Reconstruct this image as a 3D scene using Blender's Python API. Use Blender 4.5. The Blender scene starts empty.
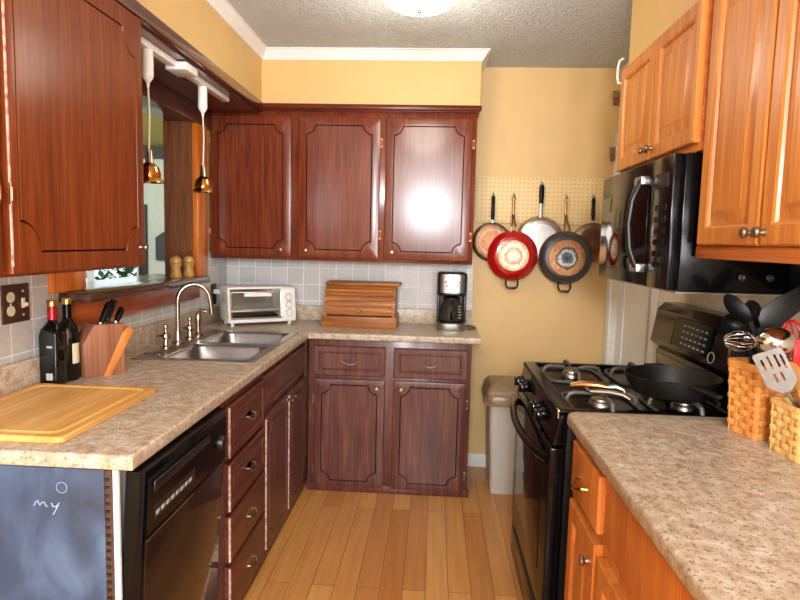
import bpy, bmesh, math, random
from mathutils import Vector, Matrix
random.seed(7)
SC = bpy.context.scene
COL = SC.collection
PI = math.pi
R = math.radians

# ------------------------------------------------------------------ camera, world, lights, exposure
cam_d = bpy.data.cameras.new('camera'); cam = bpy.data.objects.new('camera', cam_d); COL.objects.link(cam)
def set_camera():
    f, pitch, yaw, roll, h = 591.155, R(-5.641), R(3.31), R(1.436), 1.423
    F = Vector((-math.sin(yaw)*math.cos(pitch), math.cos(yaw)*math.cos(pitch), math.sin(pitch)))
    Rt = Vector((math.cos(yaw), math.sin(yaw), 0)); U = Rt.cross(F)
    Rr = math.cos(roll)*Rt + math.sin(roll)*U
    Ur = math.cos(roll)*U - math.sin(roll)*Rt
    m = Matrix((Rr, Ur, -F)).transposed().to_4x4(); m.translation = (0, 0, h)
    cam.matrix_world = m
    cam_d.sensor_width = 36; cam_d.lens = f*36/800; cam_d.clip_start = .02
set_camera()
SC.camera = cam
SC.view_settings.view_transform = 'Standard'; SC.view_settings.look = 'None'
SC.view_settings.gamma = 1; SC.view_settings.use_curve_mapping = False
SC.view_settings.exposure = 0.44
w = bpy.data.worlds.new('World'); SC.world = w; w.use_nodes = True
w.node_tree.nodes['Background'].inputs[0].default_value = (.82, .92, 1, 1)
w.node_tree.nodes['Background'].inputs[1].default_value = 1.5

def area(name, loc, target, sx, sy, power, col):
    l = bpy.data.lights.new(name, 'AREA'); l.shape = 'RECTANGLE'; l.size = sx; l.size_y = sy
    l.energy = power; l.color = col
    o = bpy.data.objects.new(name, l); COL.objects.link(o); o.location = loc
    o.rotation_euler = (Vector(target)-Vector(loc)).to_track_quat('-Z', 'Y').to_euler()
    return o
area('rear_window_daylight', (-.12, -1.96, 1.90), (-.10, 3, 1.60), .52, .46, 74, (.90, .95, 1))
area('added_rear_low_fill', (.74, -1.96, 1.02), (.10, 3, .9), .50, 1.9, 66, (.92, .96, 1))  # added soft frontal fill, set in an invented rear door
area('added_rear_top_fill', (-.15, -.75, 2.44), (-.15, .6, 0), .9, .9, 29, (1, .98, .94))  # added overhead fill behind the camera, no fixture there
area('added_far_room_fill', (-3.3, 3.6, 2.2), (-3.1, 6.0, 1.0), 1.2, 1.2, 55, (.96, 1, .96))  # added fill inside the far room, aimed at its window wall

# ------------------------------------------------------------------ materials
def newmat(name):
    m = bpy.data.materials.new(name); m.use_nodes = True
    nt = m.node_tree; b = nt.nodes['Principled BSDF']
    return m, nt, b
def lin(c):
    return tuple((x/255/12.92 if x/255 <= .04045 else ((x/255+.055)/1.055)**2.4) for x in c) + (1,)
def N(nt, t, **kw):
    n = nt.nodes.new(t)
    for k, v in kw.items():
        if hasattr(n, k): setattr(n, k, v)
        else: n.inputs[k].default_value = v
    return n
def coords(nt, scale=(1, 1, 1), rot=(0, 0, 0), loc=(0, 0, 0)):
    tc = N(nt, 'ShaderNodeTexCoord'); mp = N(nt, 'ShaderNodeMapping')
    mp.inputs['Scale'].default_value = scale; mp.inputs['Rotation'].default_value = rot; mp.inputs['Location'].default_value = loc
    nt.links.new(tc.outputs['Object'], mp.inputs['Vector']); return mp.outputs['Vector']
def ramp(nt, fac, stops):
    r = N(nt, 'ShaderNodeValToRGB'); e = r.color_ramp.elements
    while len(e) < len(stops): e.new(.5)
    for x, (p, c) in zip(e, stops): x.position = p; x.color = c
    nt.links.new(fac, r.inputs['Fac']); return r.outputs['Color']
def bump(nt, b, h, strength, dist=.002):
    n = N(nt, 'ShaderNodeBump'); n.inputs['Strength'].default_value = strength; n.inputs['Distance'].default_value = dist
    nt.links.new(h, n.inputs['Height']); nt.links.new(n.outputs['Normal'], b.inputs['Normal'])
def plain(name, rgb, rough=.5, metal=0, coat=0, noise=.06, nscale=30, bmp=0, spec=.5):
    m, nt, b = newmat(name); c = lin(rgb)
    b.inputs['Roughness'].default_value = rough; b.inputs['Metallic'].default_value = metal
    b.inputs['Coat Weight'].default_value = coat; b.inputs['Specular IOR Level'].default_value = spec
    nz = N(nt, 'ShaderNodeTexNoise'); nz.inputs['Scale'].default_value = nscale; nz.inputs['Detail'].default_value = 4
    nt.links.new(coords(nt), nz.inputs['Vector'])
    lo = tuple(x*(1-noise) for x in c[:3])+(1,); hi = tuple(min(1, x*(1+noise)) for x in c[:3])+(1,)
    nt.links.new(ramp(nt, nz.outputs['Fac'], [(.3, lo), (.7, hi)]), b.inputs['Base Color'])
    if bmp: bump(nt, b, nz.outputs['Fac'], bmp)
    return m
def wood(name, dark, light, axis='Z', scale=28, rough=.38, coat=.3, bmp=.12, mid=None, stretch=.06, crough=.15, spec=.4):
    m, nt, b = newmat(name); b.inputs['Specular IOR Level'].default_value = spec
    s = {'X': (stretch, 1, 1), 'Y': (1, stretch, 1), 'Z': (1, 1, stretch)}[axis]
    n1 = N(nt, 'ShaderNodeTexNoise'); n1.inputs['Scale'].default_value = scale; n1.inputs['Detail'].default_value = 6; n1.inputs['Roughness'].default_value = .62
    n1.inputs['Distortion'].default_value = .6
    nt.links.new(coords(nt, s), n1.inputs['Vector'])
    s2 = tuple(x*(.35 if x == stretch else 1) for x in s)
    n2 = N(nt, 'ShaderNodeTexNoise'); n2.inputs['Scale'].default_value = scale*6; n2.inputs['Detail'].default_value = 3
    nt.links.new(coords(nt, s2), n2.inputs['Vector'])
    mx = N(nt, 'ShaderNodeMath', operation='MULTIPLY_ADD'); mx.inputs[1].default_value = .35
    nt.links.new(n2.outputs['Fac'], mx.inputs[0]); 
    m2 = N(nt, 'ShaderNodeMath', operation='MULTIPLY'); m2.inputs[1].default_value = .65
    nt.links.new(n1.outputs['Fac'], m2.inputs[0]); nt.links.new(m2.outputs[0], mx.inputs[2])
    d, l = lin(dark), lin(light); md = lin(mid) if mid else tuple((a+c)/2 for a, c in zip(d, l))
    nt.links.new(ramp(nt, mx.outputs[0], [(.34, d), (.5, md), (.64, l)]), b.inputs['Base Color'])
    b.inputs['Roughness'].default_value = rough; b.inputs['Coat Weight'].default_value = coat; b.inputs['Coat Roughness'].default_value = crough
    if bmp: bump(nt, b, mx.outputs[0], bmp, .001)
    return m
def metal(name, rgb, rough=.25, bmp=0, nscale=60, noise=.08):
    return plain(name, rgb, rough, 1, 0, noise, nscale, bmp)
def emit(name, rgb, strength):
    m, nt, b = newmat(name); b.inputs['Base Color'].default_value = lin(rgb)
    b.inputs['Emission Color'].default_value = lin(rgb); b.inputs['Emission Strength'].default_value = strength
    return m
def glass(name, rgb, rough=.02, trans=1, ior=1.45):
    m, nt, b = newmat(name); b.inputs['Base Color'].default_value = lin(rgb); b.inputs['Roughness'].default_value = rough
    b.inputs['Transmission Weight'].default_value = trans; b.inputs['IOR'].default_value = ior
    return m
def tile_mat(name, flip):
    m, nt, b = newmat(name)
    tc = N(nt, 'ShaderNodeTexCoord'); sp = N(nt, 'ShaderNodeSeparateXYZ'); cb = N(nt, 'ShaderNodeCombineXYZ')
    nt.links.new(tc.outputs['Object'], sp.inputs[0])
    nt.links.new(sp.outputs['Y' if flip else 'X'], cb.inputs['X']); nt.links.new(sp.outputs['Z'], cb.inputs['Y'])
    br = N(nt, 'ShaderNodeTexBrick'); br.offset = 0; br.squash = 1
    br.inputs['Scale'].default_value = 1; br.inputs['Brick Width'].default_value = .1035; br.inputs['Row Height'].default_value = .1035
    br.inputs['Mortar Size'].default_value = .0032; br.inputs['Mortar Smooth'].default_value = .3
    br.inputs['Color1'].default_value = lin((208, 206, 203)); br.inputs['Color2'].default_value = lin((194, 192, 189)); br.inputs['Mortar'].default_value = lin((236, 238, 241))
    nt.links.new(cb.outputs[0], br.inputs['Vector'])
    nz = N(nt, 'ShaderNodeTexNoise'); nz.inputs['Scale'].default_value = 55; nz.inputs['Detail'].default_value = 5
    nt.links.new(cb.outputs[0], nz.inputs['Vector'])
    mx = N(nt, 'ShaderNodeMix', data_type='RGBA', blend_type='MULTIPLY'); mx.inputs[0].default_value = .35
    nt.links.new(br.outputs['Color'], mx.inputs[6]); nt.links.new(ramp(nt, nz.outputs['Fac'], [(.35, (.75, .74, .72, 1)), (.6, (1, 1, 1, 1))]), mx.inputs[7])
    nt.links.new(mx.outputs[2], b.inputs['Base Color'])
    iv = N(nt, 'ShaderNodeMath', operation='SUBTRACT'); iv.inputs[0].default_value = 1; nt.links.new(br.outputs['Fac'], iv.inputs[1])
    bump(nt, b, iv.outputs[0], .6, .002); b.inputs['Roughness'].default_value = .32
    return m
def laminate():
    m, nt, b = newmat('laminate'); v = coords(nt)
    def nz(s, d=5, r=.6):
        n = N(nt, 'ShaderNodeTexNoise'); n.inputs['Scale'].default_value = s*1.25; n.inputs['Detail'].default_value = d; n.inputs['Roughness'].default_value = r
        nt.links.new(v, n.inputs['Vector']); return n.outputs['Fac']
    base = ramp(nt, nz(26), [(.3, lin((160, 138, 116))), (.5, lin((192, 174, 152))), (.7, lin((210, 200, 188)))])
    sp = ramp(nt, nz(95, 3, .7), [(.38, (.85, .85, .85, 1)), (.44, (0, 0, 0, 1))])
    sp2 = ramp(nt, nz(60, 4, .75), [(.56, (0, 0, 0, 1)), (.66, (.7, .7, .7, 1))])
    a = N(nt, 'ShaderNodeMix', data_type='RGBA'); nt.links.new(sp, a.inputs[0]); nt.links.new(base, a.inputs[6]); a.inputs[7].default_value = lin((128, 100, 80))
    c = N(nt, 'ShaderNodeMix', data_type='RGBA'); nt.links.new(sp2, c.inputs[0]); nt.links.new(a.outputs[2], c.inputs[6]); c.inputs[7].default_value = lin((146, 116, 92))
    nt.links.new(c.outputs[2], b.inputs['Base Color']); b.inputs['Roughness'].default_value = .36
    return m
def floor_mat():
    m, nt, b = newmat('floor_boards')
    tc = N(nt, 'ShaderNodeTexCoord'); sp = N(nt, 'ShaderNodeSeparateXYZ'); cb = N(nt, 'ShaderNodeCombineXYZ')
    nt.links.new(tc.outputs['Object'], sp.inputs[0]); nt.links.new(sp.outputs['Y'], cb.inputs['X']); nt.links.new(sp.outputs['X'], cb.inputs['Y'])
    br = N(nt, 'ShaderNodeTexBrick'); br.offset = .37; br.offset_frequency = 2
    br.inputs['Scale'].default_value = 1; br.inputs['Brick Width'].default_value = 1.15; br.inputs['Row Height'].default_value = .094
    br.inputs['Mortar Size'].default_value = .0013; br.inputs['Mortar Smooth'].default_value = .1
    br.inputs['Color1'].default_value = lin((220, 162, 94)); br.inputs['Color2'].default_value = lin((192, 126, 66)); br.inputs['Mortar'].default_value = lin((110, 66, 30))
    nt.links.new(cb.outputs[0], br.inputs['Vector'])
    n = N(nt, 'ShaderNodeTexNoise'); n.inputs['Scale'].default_value = 45; n.inputs['Detail'].default_value = 5
    nt.links.new(coords(nt, (1, .05, 1)), n.inputs['Vector'])
    mx = N(nt, 'ShaderNodeMix', data_type='RGBA', blend_type='MULTIPLY'); mx.inputs[0].default_value = .6
    nt.links.new(br.outputs['Color'], mx.inputs[6]); nt.links.new(ramp(nt, n.outputs['Fac'], [(.3, (.72, .64, .55, 1)), (.65, (1, 1, 1, 1))]), mx.inputs[7])
    nt.links.new(mx.outputs[2], b.inputs['Base Color']); b.inputs['Roughness'].default_value = .3
    bump(nt, b, br.outputs['Fac'], -.3, .001)
    return m
def ceiling_mat():
    m, nt, b = newmat('stipple_ceiling'); b.inputs['Base Color'].default_value = lin((206, 212, 214)); b.inputs['Roughness'].default_value = .85
    n = N(nt, 'ShaderNodeTexNoise'); n.inputs['Scale'].default_value = 42; n.inputs['Detail'].default_value = 4; n.inputs['Distortion'].default_value = 1.5
    nt.links.new(coords(nt), n.inputs['Vector'])
    bump(nt, b, n.outputs['Fac'], 1, .02); return m
def chalk_mat():
    m, nt, b = newmat('chalkboard_paint'); b.inputs['Roughness'].default_value = .5
    n = N(nt, 'ShaderNodeTexNoise'); n.inputs['Scale'].default_value = 7; n.inputs['Detail'].default_value = 6; n.inputs['Distortion'].default_value = .8
    nt.links.new(coords(nt, (1, 1, .6)), n.inputs['Vector'])
    nt.links.new(ramp(nt, n.outputs['Fac'], [(.3, lin((30, 42, 62))), (.5, lin((46, 64, 92))), (.72, lin((76, 98, 128)))]), b.inputs['Base Color'])
    return m
def peg_mat():
    m, nt, b = newmat('pegboard'); b.inputs['Roughness'].default_value = .5
    tc = N(nt, 'ShaderNodeTexCoord'); vm = N(nt, 'ShaderNodeVectorMath', operation='SCALE'); vm.inputs['Scale'].default_value = 1/.0254
    nt.links.new(tc.outputs['Object'], vm.inputs[0])
    fr = N(nt, 'ShaderNodeVectorMath', operation='FRACTION'); nt.links.new(vm.outputs[0], fr.inputs[0])
    sub = N(nt, 'ShaderNodeVectorMath', operation='SUBTRACT'); sub.inputs[1].default_value = (.5, .5, .5); nt.links.new(fr.outputs[0], sub.inputs[0])
    ml = N(nt, 'ShaderNodeVectorMath', operation='MULTIPLY'); ml.inputs[1].default_value = (1, 0, 1); nt.links.new(sub.outputs[0], ml.inputs[0])
    ln = N(nt, 'ShaderNodeVectorMath', operation='LENGTH'); nt.links.new(ml.outputs[0], ln.inputs[0])
    nt.links.new(ramp(nt, ln.outputs['Value'], [(.11, lin((168, 132, 84))), (.15, lin((232, 204, 148)))]), b.inputs['Base Color'])
    return m
def rings_mat(name, stops, rough=.35, met=.8):
    """worn concentric colours on a pan bottom, centred on the object origin (disc in XZ)"""
    m, nt, b = newmat(name); b.inputs['Roughness'].default_value = rough; b.inputs['Metallic'].default_value = met
    tc = N(nt, 'ShaderNodeTexCoord'); ml = N(nt, 'ShaderNodeVectorMath', operation='MULTIPLY'); ml.inputs[1].default_value = (1, 0, 1)
    nt.links.new(tc.outputs['Object'], ml.inputs[0]); ln = N(nt, 'ShaderNodeVectorMath', operation='LENGTH'); nt.links.new(ml.outputs[0], ln.inputs[0])
    n = N(nt, 'ShaderNodeTexNoise'); n.inputs['Scale'].default_value = 30; n.inputs['Detail'].default_value = 9; n.inputs['Roughness'].default_value = .7
    nt.links.new(tc.outputs['Object'], n.inputs['Vector'])
    ad = N(nt, 'ShaderNodeMath', operation='MULTIPLY_ADD'); ad.inputs[1].default_value = .05
    nt.links.new(n.outputs['Fac'], ad.inputs[0]); nt.links.new(ln.outputs['Value'], ad.inputs[2])
    s = N(nt, 'ShaderNodeMath', operation='MULTIPLY'); s.inputs[1].default_value = 5; nt.links.new(ad.outputs[0], s.inputs[0])
    n2 = N(nt, 'ShaderNodeTexNoise'); n2.inputs['Scale'].default_value = 75; n2.inputs['Detail'].default_value = 6; n2.inputs['Distortion'].default_value = 1
    nt.links.new(tc.outputs['Object'], n2.inputs['Vector'])
    mx = N(nt, 'ShaderNodeMix', data_type='RGBA', blend_type='MULTIPLY'); mx.inputs[0].default_value = .8
    nt.links.new(ramp(nt, s.outputs[0], [(p, lin(c)) for p, c in stops]), mx.inputs[6])
    nt.links.new(ramp(nt, n2.outputs['Fac'], [(.36, (.55, .42, .32, 1)), (.55, (1, 1, 1, 1))]), mx.inputs[7])
    nt.links.new(mx.outputs[2], b.inputs['Base Color'])
    return m

M = dict(
 yellow=plain('yellow_paint', (214, 178, 116), .55, noise=.03, nscale=6), wallback=plain('warm_yellow_paint', (222, 188, 130), .55, noise=.03, nscale=6),
 cream=plain('cream_paint', (236, 230, 212), .5), white=plain('white_paint', (232, 232, 232), .4, noise=.02), casing=plain('door_white_paint', (236, 240, 242), .45, noise=.03),
 ceiling=ceiling_mat(), floor=floor_mat(), tile_x=tile_mat('grey_tile_back', False), tile_y=tile_mat('grey_tile_side', True), laminate=laminate(),
 dark=wood('dark_stained_wood', (82, 33, 17), (128, 63, 37), 'Z', 46, .45, .8, .3, mid=(108, 47, 26), crough=.18, spec=.05),
 darkx=wood('dark_stained_rail', (72, 26, 12), (118, 52, 28), 'X', 42, .38, .15, .2, mid=(96, 38, 19), spec=.15),
 darky=wood('dark_stained_trim', (56, 22, 14), (104, 46, 28), 'Y', 30, .3, .5, .15, mid=(80, 32, 20)),
 red=wood('reddish_stained_wood', (96, 41, 15), (138, 69, 31), 'Z', 40, .4, .25, .2, mid=(120, 55, 22), crough=.2, spec=.08),
 base=wood('dark_base_cabinet_wood', (66, 33, 27), (122, 74, 62), 'Z', 44, .4, .2, .25, mid=(92, 50, 42)),
 basey=wood('dark_drawer_wood', (62, 28, 20), (118, 64, 44), 'Y', 36, .4, .2, .25, mid=(90, 44, 31)),
 groove=plain('dark_groove_stain', (30, 12, 8), .7, spec=.05),
 worn=plain('worn_pale_edge', (196, 160, 146), .6, noise=.55, nscale=60),
 orange=wood('orange_stained_pine', (186, 92, 28), (232, 142, 62), 'Z', 20, .35, .3, .1, mid=(212, 116, 40)),
 orangey=wood('orange_stained_pine_rail', (150, 56, 18), (206, 100, 40), 'Y', 20, .35, .5, .1, mid=(180, 78, 26)),
 jamb=wood('brown_jamb_wood', (96, 54, 32), (156, 98, 64), 'Z', 30, .5, .2, .1),
 sill=wood('dark_sill_wood', (46, 26, 20), (92, 58, 46), 'Y', 24, .25, .7, .1),
 oak=wood('honey_oak', (178, 104, 40), (220, 150, 76), 'Z', 34, .38, .15, .12, mid=(200, 126, 56)),
 oaky=wood('honey_oak_rail', (172, 92, 36), (214, 134, 64), 'Y', 34, .38, .15, .12, mid=(194, 112, 48)),
 oakbase=wood('orange_oak', (164, 88, 34), (208, 130, 62), 'Z', 34, .38, .15, .1, mid=(186, 108, 46)),
 bamboo=wood('bamboo', (206, 146, 74), (238, 190, 116), 'Y', 30, .42, .15, .05, mid=(224, 168, 92)),
 breadwood=wood('oak_bread_box', (118, 64, 26), (194, 130, 70), 'X', 40, .45, .05, .15, mid=(156, 96, 46), spec=.25),
 blockwood=wood('knife_block_wood', (120, 70, 48), (168, 112, 82), 'Z', 22, .5, .1, .1),
 blocklight=wood('pale_orange_wood', (190, 106, 44), (222, 146, 76), 'Z', 22, .45, .2, .1),
 basket=wood('basket_splint', (196, 116, 46), (236, 170, 92), 'Z', 22, .55, .1, .1), basketpale=wood('pale_basket_splint', (206, 152, 78), (240, 200, 128), 'Z', 22, .55, .1, .1),
 brownpaint=plain('brown_plastic', (70, 42, 30), .45), ivory=plain('ivory_plastic', (226, 216, 190), .4),
 black=plain('black_gloss', (9, 9, 11), .16, coat=0, noise=.2, spec=.18), blackm=plain('black_satin', (20, 20, 22), .38, noise=.2), blackglass=plain('black_glass', (12, 8, 8), .08, coat=0, noise=.1, spec=.12),
 brownglass=plain('smoky_brown_glass', (40, 27, 20), .1, coat=0, noise=.1, spec=.28), iron=plain('cast_iron', (14, 13, 12), .42, noise=.3, nscale=90, bmp=.2), grate=plain('grey_cast_grate', (84, 78, 72), .45, noise=.2),
 nylon=plain('black_nylon', (20, 21, 23), .42, noise=.15), chrome=metal('chrome', (225, 225, 228), .1), steel=metal('brushed_steel', (170, 168, 166), .32), sinksteel=metal('sink_steel', (176, 172, 168), .3, .1),
 nickel=metal('warm_nickel', (178, 160, 142), .22), brass=metal('aged_brass', (150, 118, 64), .35), antique=metal('antique_pewter', (150, 132, 116), .38), bronze=metal('handle_bronze', (176, 132, 92), .3),
 hinge=metal('copper_hinge', (160, 98, 66), .4), amber=metal('amber_chrome', (206, 150, 84), .1), chalk=plain('chalk', (158, 172, 194), .9), chalkboard=chalk_mat(),
 whiteplastic=plain('white_plastic', (232, 230, 226), .35, noise=.02), cord=plain('ivory_cord', (224, 212, 186), .5), trash=plain('grey_beige_plastic', (196, 196, 192), .4, noise=.02), lid=plain('taupe_plastic', (150, 128, 102), .45, noise=.05),
 bag=plain('smoky_bin_liner', (142, 120, 100), .3, noise=.2, nscale=50, bmp=.5), peg=peg_mat(), redenamel=plain('red_enamel', (172, 18, 22), .22, coat=.6), greyenamel=plain('charcoal_enamel', (58, 54, 54), .35, noise=.15),
 pansteel=metal('worn_pan_steel', (178, 170, 162), .35, .05, 20, .15), pancopper=metal('browned_copper', (130, 104, 82), .45, .05, 26, .4),
 ringred=rings_mat('worn_red_pan_base', [(.0, (188, 176, 164)), (.26, (172, 150, 128)), (.36, (132, 96, 68)), (.44, (184, 166, 146)), (.54, (158, 112, 76)), (.66, (176, 146, 116))]),
 ringgrey=rings_mat('worn_grey_pan_base', [(.10, (60, 62, 64)), (.28, (120, 126, 128)), (.34, (226, 226, 222)), (.42, (52, 44, 40)), (.47, (206, 150, 106)), (.80, (168, 112, 72))]),
 ringcop=rings_mat('browned_pan_base', [(.05, (140, 96, 68)), (.4, (108, 72, 48)), (.62, (134, 102, 76)), (.9, (92, 70, 52))]),
 redsil=plain('red_silicone', (214, 34, 26), .4), purple=plain('purple_plastic', (70, 54, 120), .35), olive=plain('olive_ceiling_paint', (150, 136, 52), .6), sage=plain('pale_sage_paint', (196, 204, 190), .6),
 darkbeam=plain('dark_beam', (42, 32, 28), .5), slate=plain('dark_slate', (52, 54, 58), .6), leaf=plain('leaf_green', (70, 120, 52), .5, noise=.5, nscale=9), stemm=plain('bark', (80, 60, 40), .7),
 bottle=glass('dark_bottle_glass', (14, 16, 12), .05, .25), redfoil=plain('red_foil', (170, 28, 32), .3, .3), gold=metal('gold_cap', (214, 178, 104), .3), label=plain('cream_label', (214, 206, 176), .6), labelgrey=plain('silver_label', (176, 178, 180), .5),
 clear=glass('clear_glass', (236, 236, 232), .02, 1, 1.15), smoke=glass('smoky_glass', (110, 100, 92), .03, .8), dome=emit('lit_glass_dome', (255, 236, 190), 2.2), lightwood=wood('turned_pale_wood', (176, 124, 60), (222, 176, 104), 'Z', 20, .4, .3, .05),
 rangeside=plain('black_enamel_side', (8, 8, 9), .45, noise=.1, spec=.15), panel=plain('dark_window_blank', (20, 20, 22), .2), grey=plain('print_grey', (168, 170, 172), .5), lcd=plain('clock_face', (214, 222, 222), .3), closet=plain('blue_grey_wall', (120, 134, 146), .6), ground=plain('lawn', (64, 88, 44), .9),
)

# ------------------------------------------------------------------ mesh helpers
class MB:
    def __init__(s): s.bm = bmesh.new()
    def merge(s, tb, mtx=None):
        if mtx is not None: bmesh.ops.transform(tb, matrix=mtx, verts=tb.verts)
        me = bpy.data.meshes.new('t'); tb.to_mesh(me); tb.free(); s.bm.from_mesh(me); bpy.data.meshes.remove(me); return s
    def box(s, x0, x1, y0, y1, z0, z1, bev=0, seg=2, mtx=None):
        tb = bmesh.new(); bmesh.ops.create_cube(tb, size=1)
        for v in tb.verts: v.co = Vector(((x0+x1)/2+v.co.x*(x1-x0), (y0+y1)/2+v.co.y*(y1-y0), (z0+z1)/2+v.co.z*(z1-z0)))
        if bev: bmesh.ops.bevel(tb, geom=tb.edges[:], offset=bev, segments=seg, affect='EDGES', profile=.5)
        return s.merge(tb, mtx)
    def cone(s, p0, p1, r0, r1=None, seg=20, bev=0):
        p0, p1 = Vector(p0), Vector(p1); r1 = r0 if r1 is None else r1; d = p1-p0; tb = bmesh.new()
        bmesh.ops.create_cone(tb, cap_ends=True, segments=seg, radius1=r0, radius2=r1, depth=d.length)
        if bev: bmesh.ops.bevel(tb, geom=[e for e in tb.edges if any(len(f.verts) > 4 for f in e.link_faces)], offset=bev, segments=2, affect='EDGES', profile=.5)
        return s.merge(tb, Matrix.Translation((p0+p1)/2) @ d.to_track_quat('Z', 'Y').to_matrix().to_4x4())
    def lathe(s, prof, mtx=None, seg=32, sx=1, sy=1):
        """profile [(r, z)] round z"""
        tb = bmesh.new(); rings = []
        for r, z in prof:
            if r < 1e-5: rings.append([tb.verts.new((0, 0, z))])
            else: rings.append([tb.verts.new((r*sx*math.cos(2*PI*i/seg), r*sy*math.sin(2*PI*i/seg), z)) for i in range(seg)])
        for a, b in zip(rings, rings[1:]):
            for i in range(seg):
                j = (i+1) % seg
                vs = [a[i % len(a)], a[j % len(a)], b[j % len(b)], b[i % len(b)]]
                vs = list(dict.fromkeys(vs))
                if len(vs) > 2: tb.faces.new(vs)
        bmesh.ops.recalc_face_normals(tb, faces=tb.faces[:])
        return s.merge(tb, mtx)
    def sphere(s, c, r, sc=(1, 1, 1), seg=16, mtx=None):
        tb = bmesh.new(); bmesh.ops.create_uvsphere(tb, u_segments=seg, v_segments=seg//2+2, radius=r)
        m = Matrix.Translation(c) @ Matrix.Diagonal((*sc, 1))
        return s.merge(tb, (mtx @ m) if mtx is not None else m)
    def tube(s, pts, r, seg=10, closed=False, flat=None):
        """sweep along points; r number or list; flat = (a, b) scales of the section"""
        pts = [Vector(p) for p in pts]; n = len(pts); rs = r if isinstance(r, (list, tuple)) else [r]*n
        tb = bmesh.new(); rings = []; up = None
        for i, p in enumerate(pts):
            if closed: t = pts[(i+1) % n]-pts[i-1]
            else: t = pts[min(i+1, n-1)]-pts[max(i-1, 0)]
            t.normalize()
            if up is None:
                up = Vector((0, 0, 1)) if abs(t.z) < .9 else Vector((0, 1, 0))
            a = t.cross(up); a.normalize(); up = a.cross(t); up.normalize()
            fa, fb = flat or (1, 1)
            rings.append([tb.verts.new(p+rs[i]*(fa*math.cos(2*PI*k/seg)*a+fb*math.sin(2*PI*k/seg)*up)) for k in range(seg)])
        for i in range(n if closed else n-1):
            A, B = rings[i], rings[(i+1) % n]
            for k in range(seg): tb.faces.new((A[k], A[(k+1) % seg], B[(k+1) % seg], B[k]))
        if not closed: tb.faces.new(rings[0]); tb.faces.new(rings[-1])
        bmesh.ops.recalc_face_normals(tb, faces=tb.faces[:])
        return s.merge(tb)
    def prism(s, poly, f, d0, d1, bev=0, mtx=None):
        """poly [(u,v)] extruded d0..d1 ; f(u,v,d)->xyz"""
        tb = bmesh.new(); a = [tb.verts.new(f(u, v, d0)) for u, v in poly]; b = [tb.verts.new(f(u, v, d1)) for u, v in poly]; n = len(poly)
        tb.faces.new(a); tb.faces.new(b)
        for i in range(n): tb.faces.new((a[i], a[(i+1) % n], b[(i+1) % n], b[i]))
        bmesh.ops.recalc_face_normals(tb, faces=tb.faces[:])
        if bev: bmesh.ops.bevel(tb, geom=tb.edges[:], offset=bev, segments=2, affect='EDGES', profile=.5)
        bmesh.ops.triangulate(tb, faces=[x for x in tb.faces if len(x.verts) > 4])
        return s.merge(tb, mtx)
    def slab(s, outer, holes, z0, z1, round_edges=None, rad=.008):
        """horizontal slab with holes; round_edges(p,q) picks the outer edges to round"""
        tb = bmesh.new(); es = []
        loops = [outer]+holes; vl = []
        for lp in loops:
            vs = [tb.verts.new((x, y, z1)) for x, y in lp]; vl.append(vs)
            es += [tb.edges.new((vs[i], vs[(i+1) % len(vs)])) for i in range(len(vs))]
        bmesh.ops.triangle_fill(tb, use_beauty=True, use_dissolve=False, edges=es)
        top = tb.faces[:]
        ret = bmesh.ops.extrude_face_region(tb, geom=top)
        for v in [g for g in ret['geom'] if isinstance(g, bmesh.types.BMVert)]: v.co.z = z0
        bmesh.ops.recalc_face_normals(tb, faces=tb.faces[:])
        if round_edges:
            sel = [e for e in tb.edges if abs(e.verts[0].co.z-e.verts[1].co.z) < 1e-6 and len(e.link_faces) == 2 and abs(e.calc_face_angle(0)) > 1 and round_edges(e.verts[0].co, e.verts[1].co)]
            bmesh.ops.bevel(tb, geom=sel, offset=rad, segments=4, affect='EDGES', profile=.5)
        return s.merge(tb)
    def loops(s, lps, f, cap0=True, cap1=True):
        """bridge loops of equal count, each [(u,v,d)]"""
        tb = bmesh.new(); rs = [[tb.verts.new(f(*p)) for p in lp] for lp in lps]; n = len(rs[0])
        for a, b in zip(rs, rs[1:]):
            for i in range(n): tb.faces.new((a[i], a[(i+1) % n], b[(i+1) % n], b[i]))
        caps = []
        if cap0: caps.append(tb.faces.new(rs[0]))
        if cap1: caps.append(tb.faces.new(rs[-1]))
        bmesh.ops.recalc_face_normals(tb, faces=tb.faces[:])
        bmesh.ops.triangulate(tb, faces=[c for c in caps if len(c.verts) > 4])
        bmesh.ops.remove_doubles(tb, verts=tb.verts, dist=1e-6)
        return s.merge(tb)
    def mesh(s, name, mat, smooth=True):
        me = bpy.data.meshes.new(name); s.bm.to_mesh(me); s.bm.free()
        for p in me.polygons: p.use_smooth = smooth
        if smooth: me.set_sharp_from_angle(angle=R(32))
        for m in (mat if isinstance(mat, (list, tuple)) else [mat]): me.materials.append(m)
        return me

INV = {}
def thing(name, label, cat, loc=(0, 0, 0), rz=0, group=None):
    o = bpy.data.objects.new(name, None); COL.objects.link(o); o.empty_display_size = .05
    o.location = loc; o.rotation_euler = (0, 0, rz); o['label'] = label; o['category'] = cat
    if group: o['group'] = group
    INV[o] = (Matrix.Translation(loc) @ Matrix.Rotation(rz, 4, 'Z')).inverted()
    return o
def part(name, mb, mat, parent, world=True, label=None):
    root = parent
    while root.parent: root = root.parent
    if world: bmesh.ops.transform(mb.bm, matrix=INV[root], verts=mb.bm.verts)
    o = bpy.data.objects.new(name, mb.mesh(name, mat)); COL.objects.link(o); o.parent = parent
    if label: o['label'] = label
    return o
def base_origin(mb):
    vs = [v.co for v in mb.bm.verts]
    c = Vector(((min(v.x for v in vs)+max(v.x for v in vs))/2, (min(v.y for v in vs)+max(v.y for v in vs))/2, min(v.z for v in vs)))
    bmesh.ops.translate(mb.bm, vec=-c, verts=mb.bm.verts); return c
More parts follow.
